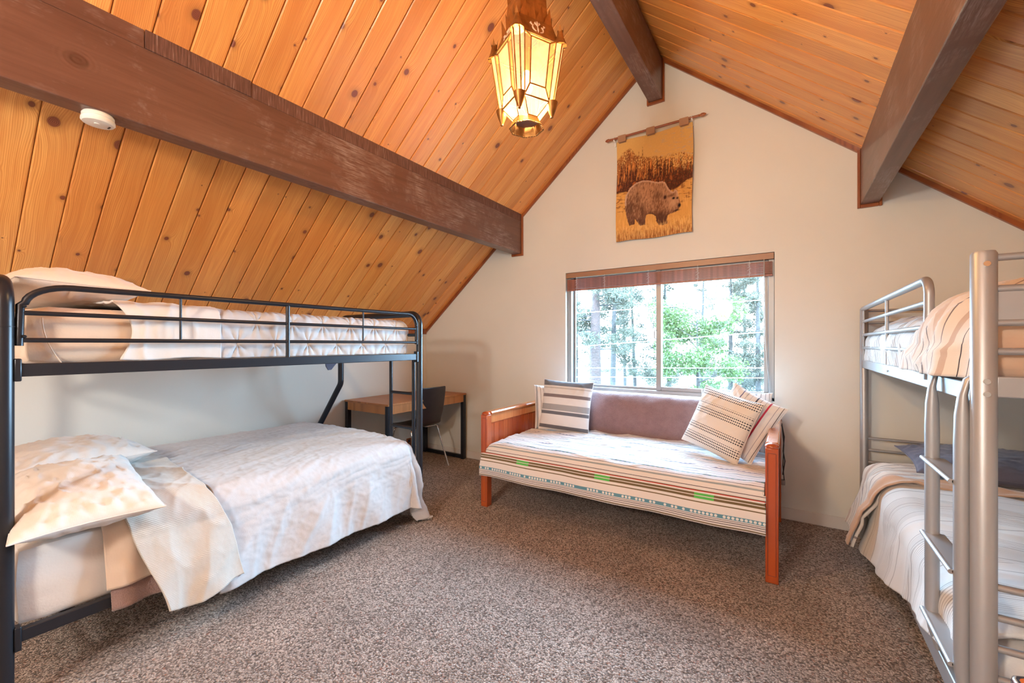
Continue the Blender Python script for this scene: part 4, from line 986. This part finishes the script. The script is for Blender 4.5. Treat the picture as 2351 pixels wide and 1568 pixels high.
# ================================================================== LANTERN
LC = Vector((-.950, 1.553, 0)); LA = math.radians(-73.3)
ln = thing('hanging_lantern', 'glowing brass and glass lantern hanging from the ridge beam', 'lamp', (LC.x, LC.y, 2.21))
M['brass'] = plain('aged_brass', (.36, .165, .045), .42, .75, bump=(60, .4, .003), var=(25, .35))
M['scroll'] = plain('pale_gilt', (.85, .62, .42), .5)
M['tin'] = plain('dark_lantern_inside', (.20, .12, .11), .5, .5)
def glassmat(name, c, e=0.0):
    t = NT(name); t.n.remove(t.b)
    tr = t.n.new('ShaderNodeBsdfTranslucent'); tr.inputs[0].default_value = (*[x*.03 for x in c], 1)
    tp_ = t.n.new('ShaderNodeBsdfTransparent'); tp_.inputs[0].default_value = (.92, .80, .58, 1)
    gs = t.n.new('ShaderNodeBsdfGlossy'); gs.inputs['Roughness'].default_value = .25; gs.inputs[0].default_value = (.9, .85, .7, 1)
    m1 = t.n.new('ShaderNodeMixShader'); m1.inputs[0].default_value = .80; t.t.links.new(tr.outputs[0], m1.inputs[1]); t.t.links.new(tp_.outputs[0], m1.inputs[2])
    m2 = t.n.new('ShaderNodeMixShader'); m2.inputs[0].default_value = .08; t.t.links.new(m1.outputs[0], m2.inputs[1]); t.t.links.new(gs.outputs[0], m2.inputs[2])
    em = t.n.new('ShaderNodeEmission'); em.inputs[0].default_value = (*c, 1); n_ = t.noise(t.coord(), 45, 3); t.put(em.inputs[1], t.math('MULTIPLY_ADD', n_, e*1.0, e*.8))
    ad = t.n.new('ShaderNodeAddShader'); t.t.links.new(m2.outputs[0], ad.inputs[0]); t.t.links.new(em.outputs[0], ad.inputs[1]); t.t.links.new(ad.outputs[0], t.out.inputs[0])
    return t.m
M['lglass'] = glassmat('frosted_lantern_glass', (1.0, .84, .46), .30)
M['lglass2'] = glassmat('amber_lantern_glass', (.80, .56, .20), .20)
M['lglass3'] = glassmat('pink_lantern_glass', (1.0, .60, .34), .28)
def LP(ang, r, z): return Vector((LC.x+r*math.cos(LA+ang), LC.y+r*math.sin(LA+ang), z))
Z1, Z0 = 2.558, 2.318; R1, R0 = .158, .118
def corner(k, z):   # corner centre radius between levels
    t_ = (z-Z0)/(Z1-Z0); return LP(k*math.pi/2, R0+(R1-R0)*t_, z)
def bars(pts, r): return MB().tube(pts, r, 6)
def panel(pts, th=.002):
    p = [Vector(q) for q in pts]; nrm = (p[1]-p[0]).cross(p[2]-p[0]).normalized()*th
    n = len(p); m = MB(); m.add([q+nrm for q in p]+[q-nrm for q in p], [tuple(range(n)), tuple(range(2*n-1, n-1, -1))]+[(i, i+n, (i+1) % n+n, (i+1) % n) for i in range(n)]); return m
def lerp(a, b, t): return a+(b-a)*t
for k in range(4):
    # chamfered corner column: three glass strips with came bars
    for z, rr_ in ((0, 0),): pass
    cT, cB = corner(k, Z1), corner(k, Z0)
    ax_ = Vector((math.cos(LA+k*math.pi/2), math.sin(LA+k*math.pi/2), 0)); tn = Vector((-ax_.y, ax_.x, 0))
    def prof(c, w_):   # half-octagon outward
        return [c-ax_*w_*.9+tn*w_*1.15*-1, c-tn*w_*.55+ax_*w_*.05, c+tn*w_*.55+ax_*w_*.05, c-ax_*w_*.9+tn*w_*1.15]
    T, Bt = prof(cT, .024), prof(cB, .017)
    for i in range(3): obj('glass_strip', panel([T[i], T[i+1], Bt[i+1], Bt[i]], .001), 'lglass3' if i == 1 else 'lglass', ln)
    m = MB()
    for i in range(4): m.tube([T[i], Bt[i]], .0034, 6)
    for q in (T, Bt):
        for i in range(3): m.tube([q[i], q[i+1]], .0035, 6)
    obj('corner_frame', m, 'brass', ln)
    # scalloped collars, cones at foot and turret on top
    obj('cone_finial', MB().lathe([(.026, Z0+.004), (.024, Z0-.004), (.021, Z0-.016), (.015, Z0-.034), (.008, Z0-.052), (.0065, Z0-.056), (.007, Z0-.060), (.001, Z0-.064)], (cB.x-ax_.x*.006, cB.y-ax_.y*.006, 0), 12), 'brass', ln)
    tt = obj('turret', MB().lathe([(.030, Z1-.004), (.026, Z1+.006), (.017, Z1+.030), (.012, Z1+.052), (.013, Z1+.060), (.008, Z1+.062)], (cT.x-ax_.x*.010, cT.y-ax_.y*.010, 0), 10), 'brass', ln)
    m = MB()
    for j in range(4):
        a_ = j*math.pi/2+.4; d_ = Vector((math.cos(a_), math.sin(a_), 0)); b0 = cT-ax_*.010+Vector((0, 0, .055))
        m.add([b0+d_*.012+d_.cross(Vector((0, 0, 1)))*.007, b0+d_*.012-d_.cross(Vector((0, 0, 1)))*.007, b0+d_*.016+Vector((0, 0, .030)), b0+d_*.010], [(0, 1, 2), (1, 3, 2), (3, 0, 2), (0, 3, 1)])
    obj('turret_spikes', m, 'brass', tt)
    # main face between corner k and k+1
    c2T, c2B = corner((k+1) % 4, Z1), corner((k+1) % 4, Z0)
    ax2 = Vector((math.cos(LA+(k+1)*math.pi/2), math.sin(LA+(k+1)*math.pi/2), 0)); tn2 = Vector((-ax2.y, ax2.x, 0))
    a0 = cT-ax_*.024*.9+tn*.024*1.15; a1 = c2T-ax2*.024*.9-tn2*.024*1.15
    b0 = cB-ax_*.017*.9+tn*.017*1.15; b1 = c2B-ax2*.017*.9-tn2*.017*1.15
    # inner panel corners
    def uv_(u, v): return lerp(lerp(a0, a1, u), lerp(b0, b1, u), v)
    i00, i10, i01, i11 = uv_(.20, .07), uv_(.80, .07), uv_(.20, .80), uv_(.80, .80)
    obj('glass_pane', panel([i00, i10, i11, i01]), 'lglass', ln)
    obj('glass_border', panel([a0, a1, i10, i00]), 'lglass2', ln); obj('glass_border', panel([i01, i11, b1, b0]), 'lglass', ln)
    obj('glass_border', panel([a0, i00, i01, b0]), 'lglass2', ln); obj('glass_border', panel([i10, a1, b1, i11]), 'lglass2', ln)
    m = MB()
    for p_, q_ in ((i00, i10), (i10, i11), (i11, i01), (i01, i00), (a0, i00), (a1, i10), (b0, i01), (b1, i11), (a0, a1), (b0, b1)): m.tube([p_, q_], .0038, 6)
    for j in range(13): m.lathe([(.001, -.004), (.0045, 0), (.001, .004)], tuple(lerp(b0, b1, (j+.5)/13)), 6); m.lathe([(.001, -.004), (.0045, 0), (.001, .004)], tuple(lerp(a0, a1, (j+.5)/13)), 6)
    obj('face_frame', m, 'brass', ln)
    # lower sloping pane down to the neck
    ZN = 2.262; n0 = LP(k*math.pi/2+.38, .056, ZN); n1 = LP((k+1)*math.pi/2-.38, .056, ZN); nC = LP(k*math.pi/2-.38, .056, ZN)
    obj('lower_pane', panel([b0, b1, n1, n0]), 'lglass', ln)
    pb = cB-ax_*.017*.9-tn*.017*1.15
    obj('lower_pane', panel([pb, b0, n0, nC]), 'lglass', ln)
    obj('lower_frame', MB().tube([b0, n0], .0026, 6).tube([pb, nC], .0026, 6).tube([n0, n1], .003, 6), 'brass', ln)
    # flared skirt (drip tray)
    s0_, s1_, sC = LP(k*math.pi/2+.36, .074, 2.226), LP((k+1)*math.pi/2-.36, .074, 2.226), LP(k*math.pi/2-.36, .074, 2.226)
    m = panel([n0, n1, s1_, s0_], .0012); m2_ = panel([nC, n0, s0_, sC], .0012); m.add(m2_.v, m2_.f)
    obj('skirt', m, 'brass', ln)
    m = MB()
    for p_, q_, c_ in ((s0_, s1_, 9), (sC, s0_, 4)):
        for j in range(c_): m.lathe([(.001, -.003), (.005, 0), (.001, .004)], tuple(lerp(p_, q_, (j+.5)/c_)), 6)
    obj('skirt_scallops', m, 'brass', ln)
    # crown panel above the face with cut-out scroll
    ZT = 2.648; RT = .112
    u0, u1 = LP(k*math.pi/2, RT, ZT), LP((k+1)*math.pi/2, RT, ZT)
    cr0, cr1 = cT-ax_*.012, c2T-ax2*.012
    cp = obj('crown_panel', panel([cr0, cr1, u1, u0], .0015), 'brass', ln)
    N_ = (cr1-cr0).cross(u0-cr0).normalized(); mid = (cr0+cr1+u0+u1)/4
    if (mid-LC-Vector((0, 0, mid.z))).dot(N_) < 0: N_ = -N_
    ex = (cr1-cr0).normalized(); ey = N_.cross(ex)
    if ey.z < 0: ey = -ey
    def fl(pts, w0):   # raised pale scroll
        P_ = [mid+N_*.003+ex*a_+ey*b_ for a_, b_ in pts]; return MB().tube(P_, w0, 6)
    m = MB()
    for s in (-1, 1):
        sp = [(s*(.010+.016*math.sin(th_)), -.012+.016*(1-math.cos(th_))-.008) for th_ in np.linspace(0, 2.6, 9)]
        q = fl(sp, [.0018+.0016*math.sin(j/8*3.1) for j in range(9)]); m.add(q.v, q.f)
        q = fl([(s*.026, .006), (s*.034, .014), (s*.030, .022)], [.002, .0045, .001]); m.add(q.v, q.f)
        q = fl([(s*.002, .010), (s*.011, .022), (s*.009, .030)], [.002, .004, .001]); m.add(q.v, q.f)
    q = fl([(0, -.024), (0, -.012), (0, .004), (0, .018), (0, .034)], [.001, .004, .0018, .005, .001]); m.add(q.v, q.f)
    obj('scroll_cutout', m, 'scroll', cp)
    # spikes round the crown
    m = MB(); ns = 4
    for j in range(ns):
        p0 = lerp(u0, u1, j/ns); p1 = lerp(u0, u1, (j+1)/ns); pm = (p0+p1)/2+N_*.014+Vector((0, 0, .055)); inn = (p0+p1)/2-N_*.012
        m.add([p0, p1, pm, inn, p0+Vector((0, 0, -.012)), p1+Vector((0, 0, -.012))], [(0, 1, 2), (1, 3, 2), (3, 0, 2), (0, 3, 1)])
    obj('crown_spikes', m, 'brass', ln)
    # upper drum panels, narrowing
    v0, v1 = LP(k*math.pi/2, .085, 2.78), LP((k+1)*math.pi/2, .085, 2.78); w0_, w1_ = LP(k*math.pi/2, .095, ZT), LP((k+1)*math.pi/2, .095, ZT)
    obj('drum_panel', panel([w0_, w1_, v1, v0], .0015), 'brass', ln)
    m = MB()
    for j in range(4):
        p0 = lerp(v0, v1, j/4); p1 = lerp(v0, v1, (j+1)/4); pm = (p0+p1)/2+(p0+p1-2*Vector((LC.x, LC.y, 2.78)))*.10+Vector((0, 0, .05))
        m.add([p0, p1, pm, (p0+p1)/2-(p0+p1-2*Vector((LC.x, LC.y, 2.78)))*.05], [(0, 1, 2), (1, 3, 2), (3, 0, 2), (0, 3, 1)])
    obj('upper_spikes', m, 'brass', ln)
    obj('dome_panel', panel([v0, v1, LP((k+1)*math.pi/2, .012, 2.90), LP(k*math.pi/2, .012, 2.90)], .0015), 'brass', ln)

obj('tray_floor', MB().lathe([(.052, 2.262), (.052, 2.258)], (LC.x, LC.y, 0), 8), 'tin', ln)
# chain up to the ridge beam
s0 = None
for k in range(12):
    z = 2.915+k*.040
    pts = [(LC.x+(.011*math.cos(a) if k % 2 else 0), LC.y+(0 if k % 2 else .011*math.cos(a)), z+.024*math.sin(a)) for a in np.linspace(0, 2*math.pi, 13)]
    obj('chain_link', MB().tube(pts, .003, 6, caps=False), 'brass', ln)
obj('ceiling_hook', MB().lathe([(.03, 3.386), (.028, 3.378), (.008, 3.37), (.005, 3.355), (.001, 3.35)], (LC.x, LC.y, 0), 16), 'brass', ln)
M['bulb'] = None
t = NT('lit_bulb'); t.set(Emission_Color=(1, .80, .50), Emission_Strength=14.0); t.col((1, .9, .8)); M['bulb'] = t.m
obj('bulb', MB().lathe([(.001, 2.375), (.018, 2.382), (.027, 2.402), (.026, 2.425), (.014, 2.452), (.013, 2.475)], (LC.x, LC.y, 0), 20), 'bulb', ln)
obj('bulb_socket', MB().lathe([(.016, 2.475), (.018, 2.478), (.018, 2.52), (.006, 2.53), (.005, 2.645)], (LC.x, LC.y, 0), 16), 'brass', ln)
l = bpy.data.lights.new('bulb_light', 'POINT'); l.energy = LAMP_W; l.color = (1.0, .80, .58); l.shadow_soft_size = .035
lo = bpy.data.objects.new('bulb_light', l); COL.objects.link(lo); lo.parent = ln; lo.location = (0, 0, 2.355-2.21)

# ================================================================== FILL LAMP (added behind the camera, out of view)
fl_ = thing('added_fill_lamp', 'added fill lamp with a white shade, out of view behind the camera', 'lamp', (-1.05, -1.45, 0))
obj('base', MB().lathe([(.14, 0), (.14, .015), (.02, .03), (.012, .04)], (-1.05, -1.45, 0), 24), 'blackmetal', fl_)
obj('pole', MB().tube([(-1.05, -1.45, .03), (-1.05, -1.45, 1.72)], .012, 12), 'blackmetal', fl_)
t = NT('open_shade'); t.col((.9, .85, .75)); t.set(Roughness=.8); M['shade'] = t.m
obj('lamp_shade', MB().lathe([(.17, 1.60), (.172, 1.602), (.14, 1.73), (.138, 1.728)], (-1.05, -1.45, 0), 32), 'shade', fl_)
obj('globe', MB().lathe([(.001, 1.73), (.06, 1.75), (.10, 1.79), (.12, 1.84), (.10, 1.89), (.06, 1.93), (.001, 1.945)], (-1.05, -1.45, 0), 24), 'bulb', fl_)
l = bpy.data.lights.new('added_fill_light', 'POINT'); l.energy = FILL_LAMP_W; l.color = (1.0, .91, .80); l.shadow_soft_size = .16  # added warm fill for the room, placed to suit the daybed's shadow
lo = bpy.data.objects.new('added_fill_light', l); COL.objects.link(lo); lo.parent = fl_; lo.location = (0, 0, 1.85+.13)

# ================================================================== OUTSIDE
rng = np.random.RandomState(5)
M['bark'] = plain('pine_bark', (.024, .011, .009), .9, bump=(14, .8, .05), var=(6, .4))
M['barkgrey'] = plain('grey_bark', (.018, .015, .0145), .9, bump=(14, .8, .05), var=(6, .4))
def leafmat(name, c, c2):
    t = NT(name); n = t.noise(t.coord(), 1.2, 3); col = t.ramp(n, [(.35, c), (.65, c2)]); t.col(col); t.set(Roughness=.6)
    tl = t.n.new('ShaderNodeBsdfTranslucent'); t.put(tl.inputs[0], col); mx = t.n.new('ShaderNodeMixShader'); mx.inputs[0].default_value = .45
    t.t.links.new(t.b.outputs[0], mx.inputs[1]); t.t.links.new(tl.outputs[0], mx.inputs[2]); t.t.links.new(mx.outputs[0], t.out.inputs[0]); return t.m
M['needle'] = leafmat('pine_needles', (.030, .031, .022), (.062, .062, .042))
M['leaf'] = leafmat('broad_leaves', (.028, .050, .012), (.055, .085, .022))
M['shrub'] = leafmat('shrub_leaves', (.10, .14, .012), (.16, .19, .02))
M['ground'] = plain('forest_floor', (.04, .038, .022), .95, var=(.5, .3))
struct('ground', MB().box((-60, 4.2, -3.3), (40, 80, -3.1)), 'ground', smooth=False)
def leaves(cs, rad, n, size, thin=1.0):
    """n small leaf triangles pairs scattered in blobs"""
    cs = np.array(cs); rad = np.array(rad); i = rng.randint(0, len(cs), n)
    d = rng.normal(size=(n, 3)); d /= np.linalg.norm(d, axis=1)[:, None]; r = rng.rand(n)**.45
    c = cs[i]+d*(rad[i]*r[:, None])
    a = rng.normal(size=(n, 3)); a /= np.linalg.norm(a, axis=1)[:, None]; b = np.cross(a, rng.normal(size=(n, 3))); b /= np.linalg.norm(b, axis=1)[:, None]
    s = size*(.6+.8*rng.rand(n))[:, None]
    V = np.stack([c-a*s, c+b*s*.45*thin, c+a*s, c-b*s*.45*thin], 1).reshape(-1, 3)
    m = MB(); m.v = [tuple(p) for p in V]; q = np.arange(n*4).reshape(n, 4); m.f = [tuple(z) for z in q.tolist()]; return m
def pine(x, y, tr, h, label, bark='bark', nb=34, z0=-3.1, first=1.0, dens=2600, spread=1.9):
    o = thing('pine_tree', label, 'tree', (x, y, z0), 'pine trees outside the window')
    lean = rng.normal()*.15
    obj('trunk', MB().tube([(x+lean*t_, y, z0+h*t_) for t_ in (0, .2, .4, .6, .8, 1)], [tr*1.1, tr, tr*.92, tr*.75, tr*.5, tr*.1], 10), bark, o)
    m = MB(); cs = []; rd = []
    for k in range(nb):
        t_ = (first+(h-first)*k/nb)/h; z = z0+h*t_; a = rng.rand()*6.28; L_ = spread*(1-t_*.75)*(.6+.6*rng.rand()); dz = L_*(-.15+.3*rng.rand())
        p0 = Vector((x+lean*t_, y, z)); p1 = p0+Vector((math.cos(a)*L_*.6, math.sin(a)*L_*.6, dz*.3)); p2 = p0+Vector((math.cos(a)*L_, math.sin(a)*L_, dz+.1*L_))
        m.tube([p0, p1, p2], [tr*.14, tr*.09, tr*.03], 5)
        for q in (.55, .8, 1.0):
            pp = p0.lerp(p2, q); cs.append((pp.x+rng.normal()*.15, pp.y+rng.normal()*.15, pp.z+rng.normal()*.12)); rd.append((.30+.25*rng.rand(), .30+.25*rng.rand(), .16+.12*rng.rand()))
    obj('branches', m, 'barkgrey', o)
    f = obj('needles', leaves(cs, rd, dens, .095, .35), 'needle', o, smooth=False, fix=False); f['kind'] = 'stuff'
def broad(x, y, z0, h, wd, n, mat, label, cat, nm, size=.07):
    o = thing(nm, label, cat, (x, y, -3.1))
    cs = [(x+rng.normal()*wd*.45, y+rng.normal()*wd*.4, z0+h*(.1+.85*rng.rand())) for _ in range(26)]
    m = MB().tube([(x, y, -3.1), (x+.05, y, z0+h*.3), (x, y, z0+h*.85)], [.09, .07, .02], 8)
    for c in cs[:14]: m.tube([(x, y, max(-3.0, c[2]-.6)), c], [.025, .008], 5)
    obj('trunk', m, 'barkgrey', o)
    f = obj('foliage', leaves(cs, [(wd*.30, wd*.30, h*.10)]*26, n, size, 1.3), mat, o, smooth=False, fix=False); f['kind'] = 'stuff'
def px(u, y): 
    uu = (u-1175.5)/960; rx = -.551+.8344*uu; ry = .8344+.551*uu; return rx/ry*y
pine(px(1365, 15), 15, .24, 9.0, 'thick reddish pine trunk close to the left edge of the window', nb=26, first=4.2, dens=13000, spread=2.4)
pine(px(1405, 21), 21, .16, 9, 'second, slimmer pine trunk right of the thick one', 'barkgrey', nb=30, first=4.5, dens=12000)
pine(px(1461, 24), 24, .10, 9, 'slim pine just left of the window mullion', 'barkgrey', nb=40, first=2.5, dens=15000)
pine(px(1322, 27), 27, .12, 9, 'slim distant pine at the left edge of the window', 'barkgrey', nb=30, first=2.5, dens=12000)
pine(px(1540, 26), 26, .13, 9, 'slim pine just right of the window mullion', 'barkgrey', nb=44, first=2.0, dens=15000)
pine(px(1677, 24), 24, .11, 9, 'slim pine in the right half of the window', 'barkgrey', nb=44, first=2.0, dens=15000)
pine(px(1742, 23), 23, .12, 9, 'pine nearest the right edge of the window', 'barkgrey', nb=44, first=1.6, dens=15000)
pine(px(1610, 38), 38, .14, 11, 'distant pine behind the green leafy tree', 'barkgrey', nb=46, first=1.5, dens=15000, spread=2.6)
pine(px(1435, 42), 42, .15, 11, 'distant pine behind the left window pane', 'barkgrey', nb=46, first=1.5, dens=15000, spread=2.8)
pine(px(1710, 40), 40, .14, 11, 'distant pine behind the right window pane', 'barkgrey', nb=46, first=1.5, dens=15000, spread=2.8)
broad(px(1600, 17), 17, -2.2, 5.2, 1.6, 16000, 'leaf', 'green leafy tree in the right half of the window', 'tree', 'leafy_tree', .05)
for i, (u, y, w_, n) in enumerate(((1380, 12, 1.0, 2200), (1450, 13, 1.1, 2600), (1560, 12, 1.0, 2600), (1620, 13, 1.2, 3000), (1700, 12, 1.1, 2200))):
    broad(px(u, y), y, -2.6, 2.45, w_, n, 'shrub', ('yellow green shrub low behind the left cushion', 'yellow green shrub left of the window mullion', 'yellow green shrub right of the window mullion', 'widest yellow green shrub below the leafy tree', 'yellow green shrub low at the right of the window')[i], 'shrub', 'shrub', .06)
M['cablemat'] = plain('pale_cable', (.8, .8, .8), .4)
for i, (u0, v0, u1, v1) in enumerate(((1312, 720, 1758, 688), (1312, 797, 1758, 762), (1312, 845, 1758, 845), (1312, 865, 1758, 868))):
    y = 9.0; pts = []
    for u, v in ((u0, v0), (u1, v1)):
        uu = (u-1175.5)/960; ry = .8344+.551*uu; d = y/ry; pts.append(Vector((px(u, y), y, HC+(790.6-v)/960*d)))
    dr = pts[1]-pts[0]; a, b = pts[0]-dr*1.5, pts[1]+dr*1.5
    o = obj('overhead_cable', MB().tube([a, b], .006, 6), 'cablemat', loc=tuple(a))
    tag(o, ('highest pale cable crossing outside the window, sloping', 'second highest pale cable crossing outside the window, sloping', 'level pale cable outside the window, upper of the low pair', 'level pale cable outside the window, lower of the low pair')[i], 'cable', 'pale cables outside the window')
